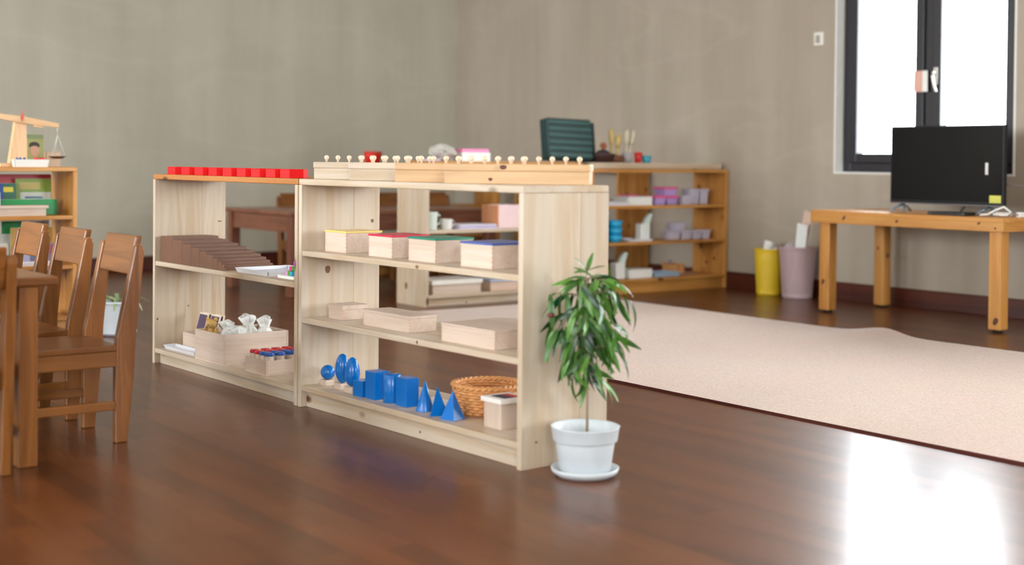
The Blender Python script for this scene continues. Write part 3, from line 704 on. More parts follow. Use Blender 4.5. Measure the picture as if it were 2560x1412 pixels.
c4['label'] = 'dark wooden chair at the extreme left edge before the table end'
c4.location = (.784, 3.576, 0)
def table(name, label, x0, x1, y0, y1, H, mat, tt=.024, leg=.05, ap=.07, inset=.04, cat='table', iy=None):
    t_ = thing(name, label, cat, (x0, y0, 0)); W, D = x1 - x0, y1 - y0
    box('table_top', mat('x'), 0, W, 0, D, H - tt, H, t_, .005)
    iy = inset if iy is None else iy
    for a in (inset, W - inset - leg):
        for b in (iy, D - iy - leg): box('leg', mat('z'), a, a + leg, b, b + leg, 0, H - tt, t_, .003)
    for b in (iy + .012, D - iy - .034): box('apron', mat('x'), inset + leg, W - inset - leg, b, b + .022, H - tt - ap, H - tt, t_, .002)
    for a in (inset + .012, W - inset - .034): box('apron', mat('y'), a, a + .022, iy + leg, D - iy - leg, H - tt - ap, H - tt, t_, .002)
    return t_
table('child_table', 'brown wooden table at the left edge in front of the chairs', .40, 1.205, 3.585, 4.95, .500, walnut, inset=.047, leg=.050, iy=.018)
table('child_table', 'reddish brown table seen through the red-block shelf', 3.745, 5.25, 7.12, 8.00, .505, redwood, leg=.062, inset=.01, ap=.10)
for k, (x_, lab) in enumerate(((4.17, 'pinkish wooden chair behind the left end of the far brown table'), (4.86, 'orange wooden chair behind the middle of the far brown table'), (5.25, 'orange wooden chair behind the right end of the far brown table'))):
    c_ = copy_tree(ch); c_.rotation_euler.z = R(90); c_.location = (x_ + .287, 8.05, 0); c_['label'] = lab; c_['group'] = 'chairs at the far table'

# ------------------------------------------------------------------ TV table
tt_ = thing('tv_table', 'honey pine table with thick square legs under the television', 'table', (5.838, 3.822, 0))
LW, LD, LH = 1.195, .585, .560
for i in range(5): box('top_plank', honey('y'), i * LD / 5 + .0005, (i + 1) * LD / 5 - .0005, 0, LW, LH - .022, LH, tt_, .0012)
box('apron', honey('y'), 0, .022, 0, LW, LH - .068, LH - .022, tt_, .002); box('apron', honey('y'), LD - .022, LD, 0, LW, LH - .068, LH - .022, tt_, .002)
box('apron', honey('x'), .022, LD - .022, 0, .022, LH - .068, LH - .022, tt_, .002); box('apron', honey('x'), .022, LD - .022, LW - .022, LW, LH - .068, LH - .022, tt_, .002)
M_FOOT = plain('black_felt', rgb(24, 20, 22), .8)
for (a, b) in ((.024, .024), (LD - .022 - .068, .024), (.024, LW - .044 - .068), (LD - .022 - .068, LW - .044 - .068)):
    lg = box('leg', honey('z'), a, a + .068, b, b + .068, .012, LH - .022, tt_, .006)
    MB().lathe([(.024, 0), (.026, .012)], 16, a + .034, b + .034).build('foot_pad', M_FOOT, lg)
for p_, ax, ra, rb, sl in (((0, .964, .524), 'x', .016, .008, -.9), ((0, .62, .520), 'x', .010, .008, -.6), ((0, .134, .530), 'x', .010, .007, -.7), ((0, .043, .509), 'x', .006, .006, 0),
                          ((.024, 1.122, .168), 'x', .010, .018, .5), ((.024, .050, .055), 'x', .013, .022, .5), ((LD - .09, 1.053, .30), 'x', .010, .015, .3), ((LD - .09, 1.122, .337), 'x', .006, .012, 0)):
    knot(tt_, p_, ax, ra, rb, None, sl)
# television
tv = thing('television', 'black flat-screen television on the pine table below the window', 'television', (6.085, 3.985, LH))
M_BLK = plain('tv_black', rgb(12, 11, 15), .35, .3); M_SCR = plain('tv_screen', rgb(6, 6, 11), .10, .22, var=.02)
TW, TH, tz = .690, .408, .052
box('bezel', M_BLK, 0, .03, 0, TW, tz, tz + TH, tv, .003)
box('back_housing', M_BLK, .03, .065, .06, TW - .06, tz + .05, tz + TH * .7, tv, .01)
box('screen', M_SCR, -.0012, .0, .008, TW - .008, tz + .014, tz + TH - .008, tv, 0)
box('bottom_strip', plain('tv_strip', rgb(120, 116, 120), .3, metal=.6), -.002, .03, .0, TW, tz - .006, tz, tv, .001)
M_TVL = plain('tv_leg_metal', rgb(120, 140, 160), .3, .5, metal=.7)
for yy in (.06, TW - .10):
    mb = MB(); yc = yy + .02
    mb.tube([(.015, yc, tz - .004), (-.06, yc + .035, .005)], .006, 6); mb.tube([(.015, yc, tz - .004), (.10, yc + .02, .005)], .006, 6)
    mb.tube([(.015, yc, tz - .004), (-.055, yc - .055, .005)], .006, 6)
    mb.build('stand_leg', M_TVL, tv)
box('yellow_label', plain('label_yellow', rgb(206, 204, 88), .5), -.0024, -.0012, .012, .078, tz + .012, tz + .05, tv, 0)
box('white_sticker', plain('sticker_white', rgb(214, 212, 210), .5), -.0024, -.0012, .088, .104, tz + .155, tz + .215, tv, 0)
# set-top box, pen, cable
o = thing('media_box', 'flat dark media box lying on the pine table under the screen', 'electronics', (5.885, 4.07, LH), R(3))
box('case', plain('box_black', rgb(30, 24, 24), .35), 0, .10, 0, .21, 0, .018, o, .003); box('port_panel', M_BLK, -.0008, 0, .02, .19, .004, .014, o, 0)
o = thing('pen', 'small dark pen propped on the media box', 'pen', (5.925, 4.12, LH + .0185))
MB().tube([(0, 0, .004), (.012, -.02, .028)], .004, 8).build('barrel', M_BLK, o); MB().tube([(.012, -.02, .028), (.014, -.023, .032)], .003, 8).build('tip', plain('pen_tip', rgb(120, 110, 100), .4), o)
M_CABLE = plain('cable_white', rgb(236, 234, 228), .5)
random.seed(4)
cablep = [(5.94, 4.02, .004), (5.96, 3.99, .006), (5.98, 3.955, .03), (6.0, 3.925, .045), (6.02, 3.90, .02), (6.0, 3.885, .006), (5.96, 3.90, .006), (5.95, 3.95, .008), (5.99, 3.96, .014), (6.03, 3.93, .012), (6.08, 3.89, .006), (6.12, 3.86, .006)]
tag(MB().tube([(a, b, c + LH + .004) for a, b, c in cablep], .005, 8).build('white_cable', M_CABLE), 'loose white cable coiled at the right foot of the television', 'cable')
tag(MB().tube([(6.151, 4.02, LH + .16), (6.19, 3.99, LH + .155), (6.21, 3.9, LH + .145), (6.22, 3.80, LH + .10), (6.24, 3.70, LH + .03), (6.44, 3.68, .30), (6.478, 3.68, .15)], .004, 8).build('power_cord', plain('cord_grey', rgb(120, 108, 100), .5)), 'thin grey cord leaving the back of the television', 'cord')
o = thing('plug_adapter', 'small white adapter with grey lead beside the television foot', 'adapter', (6.03, 3.855, LH))
box('case', M_CABLE, 0, .05, 0, .022, 0, .024, o, .003); MB().tube([(.0, .011, .012), (-.04, .015, .02), (-.05, .03, .008)], .003, 6).build('lead', plain('cord_grey', rgb(120, 108, 100), .5), o)

# ------------------------------------------------------------------ waste bins
def mesh_mat(name, col, holes):
    mt = bpy.data.materials.new(name); mt.use_nodes = True; nt = mt.node_tree; b = nt.nodes['Principled BSDF']
    b.inputs['Base Color'].default_value = rgb(*col); b.inputs['Roughness'].default_value = .45
    tc = nt.nodes.new('ShaderNodeTexCoord'); mp = nt.nodes.new('ShaderNodeMapping'); sp = nt.nodes.new('ShaderNodeSeparateXYZ')
    nt.links.new(tc.outputs['UV'], sp.inputs[0])
    ms = []
    for ax, k in (('X', 70), ('Y', 34)):
        a = nt.nodes.new('ShaderNodeMath'); a.operation = 'MULTIPLY'; a.inputs[1].default_value = k * 2 * math.pi; nt.links.new(sp.outputs[ax], a.inputs[0])
        s_ = nt.nodes.new('ShaderNodeMath'); s_.operation = 'SINE'; nt.links.new(a.outputs[0], s_.inputs[0])
        g_ = nt.nodes.new('ShaderNodeMath'); g_.operation = 'LESS_THAN'; g_.inputs[1].default_value = holes; nt.links.new(s_.outputs[0], g_.inputs[0]); ms.append(g_)
    mx = nt.nodes.new('ShaderNodeMath'); mx.operation = 'MAXIMUM'; nt.links.new(ms[0].outputs[0], mx.inputs[0]); nt.links.new(ms[1].outputs[0], mx.inputs[1])
    nt.links.new(mx.outputs[0], b.inputs['Alpha'])
    return mt
def bin_(label, loc, rt_, rb, H, col, hole, name='waste_bin'):
    b = thing(name, label, 'bin', loc); n = 40; z0, z1 = H * .11, H * .93
    r0, r1 = rb + (rt_ - rb) * .11, rb + (rt_ - rb) * .93
    me = bpy.data.meshes.new('mesh_side'); vs_ = [(r * math.cos(2 * math.pi * i / n), r * math.sin(2 * math.pi * i / n), z) for r, z in ((r0, z0), (r1, z1)) for i in range(n)]
    me.from_pydata(vs_, [], [(i, (i + 1) % n, n + (i + 1) % n, n + i) for i in range(n)]); uv = me.uv_layers.new()
    for p in me.polygons:
        p.use_smooth = True
        for k, (du, dv) in enumerate(((0, 0), (1, 0), (1, 1), (0, 1))): uv.data[p.loop_indices[k]].uv = ((p.index + du) / n, dv)
    me.materials.append(mesh_mat('bin_mesh_' + str(col[0]), col, hole)); o_ = bpy.data.objects.new('mesh_side', me); C.objects.link(o_); o_.parent = b
    M_ = plain('bin_%d_%d' % (col[0], col[1]), rgb(*col), .4)
    MB().lathe([(0, .002), (rb - .004, 0), (rb, .004), (r0, z0), (r0 - .004, z0), (rb - .004, .006), (0, .006)], n).build('base', M_, b)
    MB().lathe([(r1, z1), (rt_ + .004, H - .008), (rt_ + .006, H), (rt_ - .001, H), (r1 - .003, z1)], n, ring=True).build('rim', M_, b)
    return b
bin_('yellow mesh waste bin against the right wall', (6.372, 5.80, 0), .094, .078, .285, (226, 190, 40), .55)
bin_('mauve mesh waste bin next to the yellow one', (6.352, 5.555, 0), .112, .090, .312, (176, 150, 150), .6)
def crumple(label, loc, r, col, seed, name='crumpled_paper', sz=1.0, cat='paper', group=None):
    rd = random.Random(seed); bm = bmesh.new(); bmesh.ops.create_icosphere(bm, subdivisions=3, radius=r)
    from mathutils import noise
    for v in bm.verts:
        f = 1 + .38 * noise.noise(v.co * (2.2 / r) + Vector((seed * 3.1, 0, 0))); v.co *= f; v.co.z *= sz
    lo = min(v.co.z for v in bm.verts)
    for v in bm.verts: v.co.z -= lo
    me = bpy.data.meshes.new(name); bm.to_mesh(me); bm.free(); me.materials.append(plain('crumple_%d_%d' % (col[0], col[2]), rgb(*col), .7))
    o_ = bpy.data.objects.new(name, me); C.objects.link(o_); o_.location = loc
    return tag(o_, label, cat, group)
crumple('crumpled whitish wrapper heaped in the mauve bin', (6.350, 5.612, .235), .034, (176, 166, 164), 3, sz=1.3)
crumple('grey crumpled wrapping heaped in the yellow bin', (6.392, 5.768, .20), .036, (186, 172, 170), 6, sz=1.3)
o = thing('paper_cup', 'white paper cup sticking out of the yellow bin', 'cup', (6.355, 5.82, .215))
o.rotation_euler = (R(8), R(12), 0)
MB().lathe([(.026, 0), (.034, .115), (.036, .118), (.033, .118), (.024, .004)], 20).build('cup_wall', plain('cup_white', rgb(236, 236, 232), .5), o)
o = thing('cardboard_sheet', 'tan cardboard sheet leaning out of the mauve bin', 'cardboard', (6.385, 5.575, .06))
o.rotation_euler = (R(11), R(4), 0)
box('sheet', plain('cardboard', rgb(206, 178, 160), .8), -.05, -.044, -.03, .035, 0, .47, o, .001)
o = thing('paper_sheet', 'white paper sheet standing in the mauve bin behind the cardboard', 'paper', (6.385, 5.555, .10))
o.rotation_euler = (R(9), R(-3), 0)
box('sheet', plain('paper_white', rgb(226, 226, 222), .8), -.05, -.048, -.05, .03, 0, .36, o, 0)

# ------------------------------------------------------------------ potted plants
M_POT = plain('pot_white', rgb(206, 212, 216), .35, .5, var=.02)
def leaf_mesh(L_, Wd, droop, seed, name='leaf'):
    n = 8; vs_ = []; fs = []
    rd = random.Random(seed); tw = rd.uniform(-.3, .3)
    for i in range(n + 1):
        t_ = i / n; ang = -droop * t_
        x_ = L_ * (math.sin(droop * t_) / droop if droop > 1e-3 else t_); z_ = -L_ * ((1 - math.cos(droop * t_)) / droop if droop > 1e-3 else 0)
        w_ = Wd * (math.sin(math.pi * min(1, t_ * .93 + .05)) ** .8) * (1 - .35 * t_) + .0005
        for s_ in (-1, 0, 1):
            vs_.append((x_, s_ * w_ * math.cos(tw * t_), z_ + abs(s_) * w_ * .25 + s_ * w_ * math.sin(tw * t_)))
    for i in range(n):
        a = i * 3; fs += [(a, a + 3, a + 4, a + 1), (a + 1, a + 4, a + 5, a + 2)]
    return vs_, fs
def leaf_mat(name, a, b_, rough=.35):
    mt, nt, b = new_mat(name); N = nt.nodes.new; Lk = nt.links.new
    oi = N('ShaderNodeObjectInfo'); tc = N('ShaderNodeTexCoord'); nz = N('ShaderNodeTexNoise'); nz.inputs['Scale'].default_value = 30; Lk(tc.outputs['Object'], nz.inputs['Vector'])
    ad = N('ShaderNodeMath'); ad.operation = 'MULTIPLY_ADD'; ad.inputs[1].default_value = .25; Lk(nz.outputs['Fac'], ad.inputs[0]); Lk(oi.outputs['Random'], ad.inputs[2])
    rp = N('ShaderNodeValToRGB'); e = rp.color_ramp.elements; e[0].position = .15; e[0].color = rgb(*a); e[1].position = 1.05 if False else 1.0; e[1].color = rgb(*b_)
    Lk(ad.outputs[0], rp.inputs[0]); Lk(rp.outputs[0], b.inputs['Base Color']); b.inputs['Roughness'].default_value = rough
    b.inputs['Specular IOR Level'].default_value = .6
    return mt
M_LEAF = leaf_mat('ficus_leaf', (12, 56, 24), (88, 138, 40)); M_STEM = plain('bark', rgb(150, 128, 108), .8, var=.2)
def place_leaf(o, p, dirv, roll):
    d = Vector(dirv).normalized(); z = Vector((0, 0, 1)); y = z.cross(d)
    if y.length < 1e-3: y = Vector((0, 1, 0))
    y.normalize(); z = d.cross(y)
    m_ = Matrix((d, y, z)).transposed().to_4x4(); m_ = m_ @ Matrix.Rotation(roll, 4, 'X'); m_.translation = p
    o.matrix_local = m_
def ficus():
    px, py = 2.280, 2.704
    p = thing('potted_plant', 'weeping fig with narrow drooping leaves in a white pot by the shelf end', 'plant', (px, py, 0))
    MB().lathe([(0, .002), (.072, 0), (.086, .012), (.089, .022), (.086, .023), (.078, .012), (0, .010)], 40).build('saucer', M_POT, p)
    MB().lathe([(0, .012), (.0640, .012), (.067, .015), (.0775, .092), (.0775, .0925), (.0835, .0925), (.0845, .095), (.0885, .126), (.0905, .129), (.088, .1305), (.085, .127), (.0765, .090), (.072, .06), (0, .06)], 40).build('pot', M_POT, p)
    MB().lathe([(0, .103), (.05, .102), (.0775, .098)], 24).build('soil', plain('soil', rgb(150, 140, 126), .9, var=.35, scale=90, bump=.6), p)
    st = [(.006, .0, .095), (.008, .002, .2), (.004, -.002, .30), (.006, 0, .40), (.0, .002, .50), (-.002, 0, .545)]
    MB().tube(st, .0042, 8, .0014).build('stem', M_STEM, p)
    protos = []
    for i, (L_, W_, dr) in enumerate(((.098, .0100, .7), (.086, .0090, .5), (.074, .0085, .9), (.056, .007, .35))):
        v, f = leaf_mesh(L_, W_, dr, i); mb = MB(); mb.add(v, f, True); me_o = mb.build('leaf', M_LEAF, p); protos.append([me_o, False, L_, dr])
    rd = random.Random(21)
    def put(k, pos, dirv, roll):
        pr_ = protos[k]
        tip = Vector(pos) + Vector(dirv).normalized() * pr_[2]
        if py + max(tip.y, pos[1]) > 2.815: return False
        o_ = pr_[0] if not pr_[1] else pr_[0].copy()
        if pr_[1]: C.objects.link(o_); o_.parent = p
        pr_[1] = True
        place_leaf(o_, Vector(pos), dirv, roll); return True
    mbs = []
    # camera right / depth directions at the plant, used only to spread the crown evenly on all sides
    nb = 40
    for b in range(nb):
        z0 = .235 + .275 * (b / (nb - 1)) ** .8; az = b * 2.399 + rd.uniform(-.3, .3)
        ca, sa = math.cos(az), math.sin(az)
        if sa > .2: sa *= .4
        frac = (z0 - .235) / .275
        reach = .045 + .085 * rd.random()
        if frac < .2: reach *= .45
        if frac > .92: reach *= .75
        rise = rd.uniform(.3, 1.0)
        def bpt(t_): return Vector((.004 + ca * reach * t_, sa * reach * t_, z0 + reach * (rise * t_ - (rise - .15) * t_ * t_)))
        MB().tube([bpt(i / 5) for i in range(6)], .0017, 5, .0008).build('branch', M_STEM, p)
        nl = 6 if frac > .2 else 2
        for i in range(nl):
            t_ = .25 + .75 * i / max(1, nl - 1); q_ = bpt(t_)
            a2 = az + rd.uniform(-1.3, 1.3)
            dn = -rd.uniform(.2, 2.2) if frac < .9 else rd.uniform(-.8, .3)
            dy = math.sin(a2) * (1 if math.sin(a2) < 0 else .35)
            k = rd.choice((0, 0, 1, 1, 1, 2, 2, 3)) if frac < .9 else rd.choice((2, 3, 3))
            put(k, q_, (math.cos(a2), dy, dn), rd.uniform(-1.3, 1.3))
    for dx, dz in ((-.03, .5), (.02, .7), (.035, .2), (-.05, .1)):
        put(3, (0, 0, .530), (dx * 14, rd.uniform(-.4, .1), dz), rd.uniform(-.9, .9))
    # one large dark leaf with a dried red tip, hanging on the left
    v, f = leaf_mesh(.085, .012, 1.0, 44); mb = MB(); mb.add(v, f, True); bl = mb.build('leaf', leaf_mat('dark_leaf', (10, 86, 60), (16, 100, 66), .25), p)
    place_leaf(bl, Vector((-.050, .020, .470)), (-.75, .25, -.45), 1.25)
    dt = MB(); ell(dt, (.0725, 0, -.040), (.007, .007, .008)); o_ = dt.build('dried_tip', plain('dried_red', rgb(110, 40, 44), .6), bl)
ficus()
def spider(px, py):
    p = thing('potted_plant', 'small striped-leaf plant in a white ribbed pot beside the bookshelf', 'plant', (px, py, 0))
    MB().lathe([(0, .002), (.072, 0), (.086, .012), (.088, .02), (.078, .012), (0, .009)], 32).build('saucer', M_POT, p)
    prof = [(0, .010), (.062, .010)]
    for i in range(9): z = .014 + i * .0155; prof += [(.062 + .024 * i / 9, z), (.066 + .024 * i / 9, z + .008)]
    prof += [(.092, .158), (.087, .158), (.078, .12), (0, .12)]
    MB().lathe(prof, 36).build('pot', M_POT, p)
    MB().lathe([(0, .145), (.05, .144), (.0815, .138)], 24).build('soil', plain('dark_soil', rgb(90, 70, 54), .9, var=.3, scale=80), p)
    M1 = leaf_mat('striped_leaf', (110, 140, 84), (196, 206, 160), .4)
    rd = random.Random(5)
    for i in range(13):
        az = i * 2.399; v, f = leaf_mesh(rd.uniform(.12, .17), .011, rd.uniform(1.4, 2.0), i); mb = MB(); mb.add(v, f, True); lo = mb.build('leaf', M1, p)
        place_leaf(lo, Vector((.012 * math.cos(az), .012 * math.sin(az), .142)), (math.cos(az), math.sin(az), rd.uniform(.8, 1.6)), 0)
spider(2.318, 6.09)

# ------------------------------------------------------------------ bookshelf (L): balance, tray, books
ZT = .768
bal = thing('balance_scale', 'pale wooden balance with hanging pans on top of the left bookshelf', 'scale', FL(.93, .10, ZT))
M_BAL = wood('balance_beech', (230, 190, 146), (212, 166, 116), 'z', grain=1.5, objvar=.03)
MB().box(-.09, .10, -.05, .05, 0, .016).build('base', M_BAL, bal, bevel=.002)
MB().hexa([(-.042, -.018, .016), (.040, -.018, .016), (.040, .018, .016), (-.042, .018, .016)], [(-.012, -.014, .232), (.034, -.014, .232), (.034, .014, .232), (-.012, .014, .232)]).build('post', M_BAL, bal, bevel=.002)
bt = R(-8)
def bp_(x_, z_): return (.011 + x_ * math.cos(bt) - z_ * math.sin(bt), .214 + x_ * math.sin(bt) + z_ * math.cos(bt))
poly = [bp_(-.17, -.008), bp_(-.05, -.016), bp_(.05, -.016), bp_(.17, -.010), bp_(.17, .010), bp_(.05, .014), bp_(-.05, .014), bp_(-.17, .008)]
MB().prism(poly, -.030, -.0145, 'y').build('beam', wood('balance_beech', (230, 190, 146), (212, 166, 116), 'x', grain=1.5, objvar=.03), bal, bevel=.002)
MB().prism([bp_(.055, -.024), bp_(.095, -.023), bp_(.095, -.0145), bp_(.055, -.0155)], -.030, -.0145, 'y').build('counterweight', M_BAL, bal)
MB().prism([(.004, .225), (.011, .205), (.018, .225), (.011, .258)], -.034, -.0305, 'y').build('pointer', plain('pointer_red', rgb(206, 90, 70), .5), bal)
M_DISH = plain('dish_brown', rgb(104, 70, 50), .4); M_STR = plain('string', rgb(226, 226, 222), .7)
for s_ in (-1, 1):
    ex, ez = bp_(.165 * s_, -.008); dz = ez - .145
    if s_ < 0: dz = max(dz, .03)
    mb = MB(); mb.tube([(ex, -.022, ez), (ex, -.022, ez - .035)], .0012, 5)
    for k in range(3):
        a = R(90 + 120 * k); mb.tube([(ex, -.022, ez - .035), (ex + .036 * math.cos(a), -.022 + .036 * math.sin(a), dz + .012)], .001, 4)
    mb.build('string', M_STR, bal)
    MB().lathe([(0, 0), (.024, .001), (.038, .012), (.040, .012), (.036, .008), (0, .004)], 24, ex, -.022, dz).build('pan', M_DISH, bal)
wt = tray('bead_tray', 'small white tray of blue and red beads in front of the balance', plain('dish_white', rgb(236, 234, 226), .4), FL(.885, .005, ZT), 0, .160, .042, .034, rim=.010)
for i, (xx, kind) in enumerate(((.020, 'blue'), (.034, 'blue'), (.052, 'blue'), (.098, 'red'), (.111, 'red'), (.125, 'red'), (.138, 'red'))):
    M_ = plain('bead_' + kind, rgb(*((30, 80, 150) if kind == 'blue' else (224, 50, 50))), .35)
    mb = MB(); ell(mb, (0, 0, .0065), (.0065, .0065, .0065)); ell(mb, (0, 0, .020), (.0062, .0062, .0065)); ell(mb, (0, 0, .0335), (.0062, .0062, .0062))
    tag(mb.build('bead_string', M_, loc=FL(.885 + xx, .005 + .021, ZT + .0035)), '%s bead stack, %s from the left in the small white tray' % (kind, ORD[i if i < 3 else i - 3]), 'beads', kind + ' beads in the tray')
def book(label, x, y, z, w, h, th, col, tilt=8, F=None, patches=(), name='picture_book', cat='book', rz=0):
    F = F or FL
    b = thing(name, label, cat, F(x, y, z + th * math.sin(R(tilt)))); b.rotation_euler = (R(-tilt), 0, rz)
    cv = box('cover', plain('cover_%d_%d_%d' % col, rgb(*col), .4), 0, w, 0, th, 0, h, b, .0012)
    box('pages', plain('pages', rgb(232, 226, 212), .8), .002, w - .002, .0015, th - .0015, h, h + .0008, b, 0)
    for (a0, a1, c0, c1, cc) in patches:
        box('printed_panel', plain('print_%d_%d_%d' % cc, rgb(*cc), .45), a0 * w, a1 * w, -.0008, 0, c0 * h, c1 * h, cv, 0)
    return b
b = book('yellow-green book showing a face, behind the balance', .965, .155, ZT, .105, .150, .010, (150, 152, 86), patches=((.0, 1, .86, 1, (120, 134, 90)), (.05, .28, .1, .5, (70, 78, 52)), (.6, 1.0, .0, .25, (226, 130, 50))))
mb = MB(); ell(mb, (.062, -.0005, .075), (.023, .0012, .030)); mb.build('printed_face', plain('skin_print', rgb(196, 150, 120), .5), b)
mb = MB(); ell(mb, (.062, -.0002, .098), (.025, .0012, .017)); mb.build('printed_hair', plain('hair_print', rgb(46, 38, 34), .5), b)
book('pale grey book leaning at the far left behind the balance', .735, .165, ZT, .10, .145, .012, (208, 206, 200), patches=((.1, .9, .2, .8, (190, 196, 200)),))
o = thing('card_box', 'plain beige box standing under the balance pan', 'box', FL(1.078, .145, ZT))
box('body', plain('beige_card', rgb(206, 178, 152), .7), 0, .062, 0, .06, 0, .066, o, .002); box('lid', plain('beige_card', rgb(206, 178, 152), .7), -.002, .064, -.002, .062, .0665, .07, o, .001)
zA, zB_, zC_ = .547, .320, .085
book('large red book at the back of the upper compartment', .60, .235, zA, .53, .185, .010, (196, 56, 66), 3)
book('green storybook with a white cloud panel on the bookshelf', .955, .20, zA, .165, .165, .008, (140, 170, 70), 6, patches=((.12, .98, .10, .62, (222, 226, 214)), (.2, .8, .3, .36, (90, 150, 190)), (.25, .75, .44, .5, (90, 150, 190)), (.1, .7, .7, .9, (206, 190, 110))))
book('dark blue and green book with a yellow oval on the bookshelf', .82, .16, zA, .125, .145, .008, (20, 96, 66), 6, patches=((0, .55, .45, 1, (34, 70, 140)), (.55, .9, .72, .88, (222, 206, 60))))
book('green folder standing in front of the storybooks', .86, .125, zA, .258, .072, .008, (10, 146, 72), 3)
book('whitish booklet at the left of the upper compartment', .74, .098, zA, .115, .105, .006, (206, 208, 220), 4, patches=((.3, .8, .2, .6, (170, 176, 196)),))
o = thing('lidded_box', 'long flat beech box on the upper bookshelf board', 'box', FL(.74, .015, zA)); box('body', beech('x'), 0, .292, 0, .07, 0, .034, o, .001); box('lid', beech('x'), -.008, .302, -.004, .078, .034, .048, o, .0015)
book('green and white picture book on the middle bookshelf board', .90, .23, zB_, .22, .195, .008, (196, 202, 198), 3, patches=((0, .42, .7, 1, (24, 140, 70)), (.5, .9, .78, .95, (130, 140, 140))))
book('mustard yellow book on the middle bookshelf board', .93, .19, zB_, .19, .165, .010, (206, 170, 84), 3)
book('purple collage picture book with white discs on the middle board', .95, .13, zB_, .165, .095, .006, (120, 92, 128), 4, patches=((.55, .78, .1, .5, (206, 216, 226)), (.3, .5, .3, .7, (80, 120, 150)), (.75, .98, .5, .9, (150, 70, 90)), (.05, .28, .1, .6, (170, 170, 200))))
book('white and blue picture book on the middle board', .76, .10, zB_, .13, .10, .006, (214, 210, 200), 4, patches=((.1, .9, .35, .75, (60, 130, 170)),))
tray('white_tray', 'white plastic tray on the middle board of the bookshelf', M_TRAY, FL(.82, .015, zB_), 0, .26, .068, .016)
for i, (cc, nm) in enumerate((((206, 150, 140), 'lower'), ((150, 60, 60), 'upper'))):
    o = thing('flat_book', '%s of two reddish books lying on the lowest bookshelf board' % nm, 'book', FL(.84, .03, zC_ + i * .017)); box('cover', plain('cover_f%d' % i, rgb(*cc), .5), 0, .22, 0, .15, 0, .016, o, .0015); box('pages', plain('pages', rgb(232, 226, 212), .8), .003, .2206, .003, .147, .003, .013, o, 0)

# ------------------------------------------------------------------ shelf D contents
M_MINT = plain('mint_ceramic', rgb(216, 230, 222), .3); M_WPL = plain('white_plastic', rgb(236, 236, 230), .35)
def jug(label, loc, r, h, mat, lip=True, handle=True, name='jug', cat='jug', rz=0):
    j = thing(name, label, cat, loc, rz)
    MB().lathe([(0, .002), (r * .82, 0), (r * .86, .004), (r, h * .95), (r * 1.04, h), (r * .94, h), (r * .80, .008), (0, .008)], 28).build('vessel', mat, j)
    if lip: MB().hexa([(-r * 1.02, -r * .3, h * .82), (-r * .9, -r * .3, h * .8), (-r * .9, r * .3, h * .8), (-r * 1.02, r * .3, h * .82)], [(-r * 1.45, -r * .12, h * 1.02), (-r * .9, -r * .34, h), (-r * .9, r * .34, h), (-r * 1.45, r * .12, h * 1.02)]).build('spout', mat, j)
    if handle: MB().tube([(r * .95, 0, h * .85), (r * 1.5, 0, h * .8), (r * 1.55, 0, h * .4), (r * .92, 0, h * .2)], h * .05, 8).build('handle', mat, j)
    return j
jug('mint white jug behind the red-lidded box', FD(.075, .08, .425), .046, .10, M_MINT)
jug('small white cup right of the mint jug', FD(.190, .08, .425), .034, .058, M_WPL, lip=False, name='cup', cat='cup')
for i in range(3):
    o = thing('booklet', ['bottom', 'middle', 'top'][i] + ' of three lilac booklets lying on the far shelf', 'booklet', FD(.245 + .008 * i, .03 + .01 * i, .425 + i * .0085), R(-2 + 2 * i), 'lilac booklets')
    box('cover', plain('lilac_%d' % i, rgb(*((206, 196, 216), (190, 176, 206), (222, 216, 226))[i]), .5), 0, .265, 0, .20, 0, .008, o, .001); box('pages', plain('pages', rgb(232, 226, 212), .8), .002, .2654, .002, .198, .0015, .0065, o, 0)
o = thing('pink_box', 'open pale pink box with a wooden side on the far middle shelf', 'box', FD(.535, .06, .425))
box('wooden_side', wood('peach_wood', (222, 160, 118), (200, 136, 96), 'z'), 0, .008, 0, .16, 0, .132, o, .001)
M_PK = plain('pink_panel', rgb(238, 208, 208), .5)
box('panel', M_PK, .008, .20, 0, .007, 0, .132, o, .001); box('panel', M_PK, .008, .20, .153, .16, 0, .132, o, .001); box('panel', M_PK, .193, .20, .007, .153, 0, .132, o, .001); box('bottom', M_PK, .008, .193, .007, .153, 0, .006, o, 0)
def lidbox(label, loc, w, d, h, lidh, mat, lidmat, over=.008, rz=0):
    o_ = thing('lidded_box', label, 'box', loc, rz); box('body', mat, 0, w, 0, d, 0, h, o_, .0015); box('lid', lidmat, -over, w + over, -over, d + over, h, h + lidh, o_, .002); return o_
lidbox('flat whitish box with overhanging lid on the bottom far board', FD(.06, .02, .064), .33, .22, .055, .024, beech('x'), plain('lid_cream', rgb(232, 226, 216), .5))
lidbox('flat box with bluish lid at the middle of the bottom far board', FD(.475, .04, .064), .30, .22, .052, .016, wood('warm_box', (224, 196, 176), (206, 172, 148), 'x'), plain('lid_bluegrey', rgb(176, 184, 206), .5))
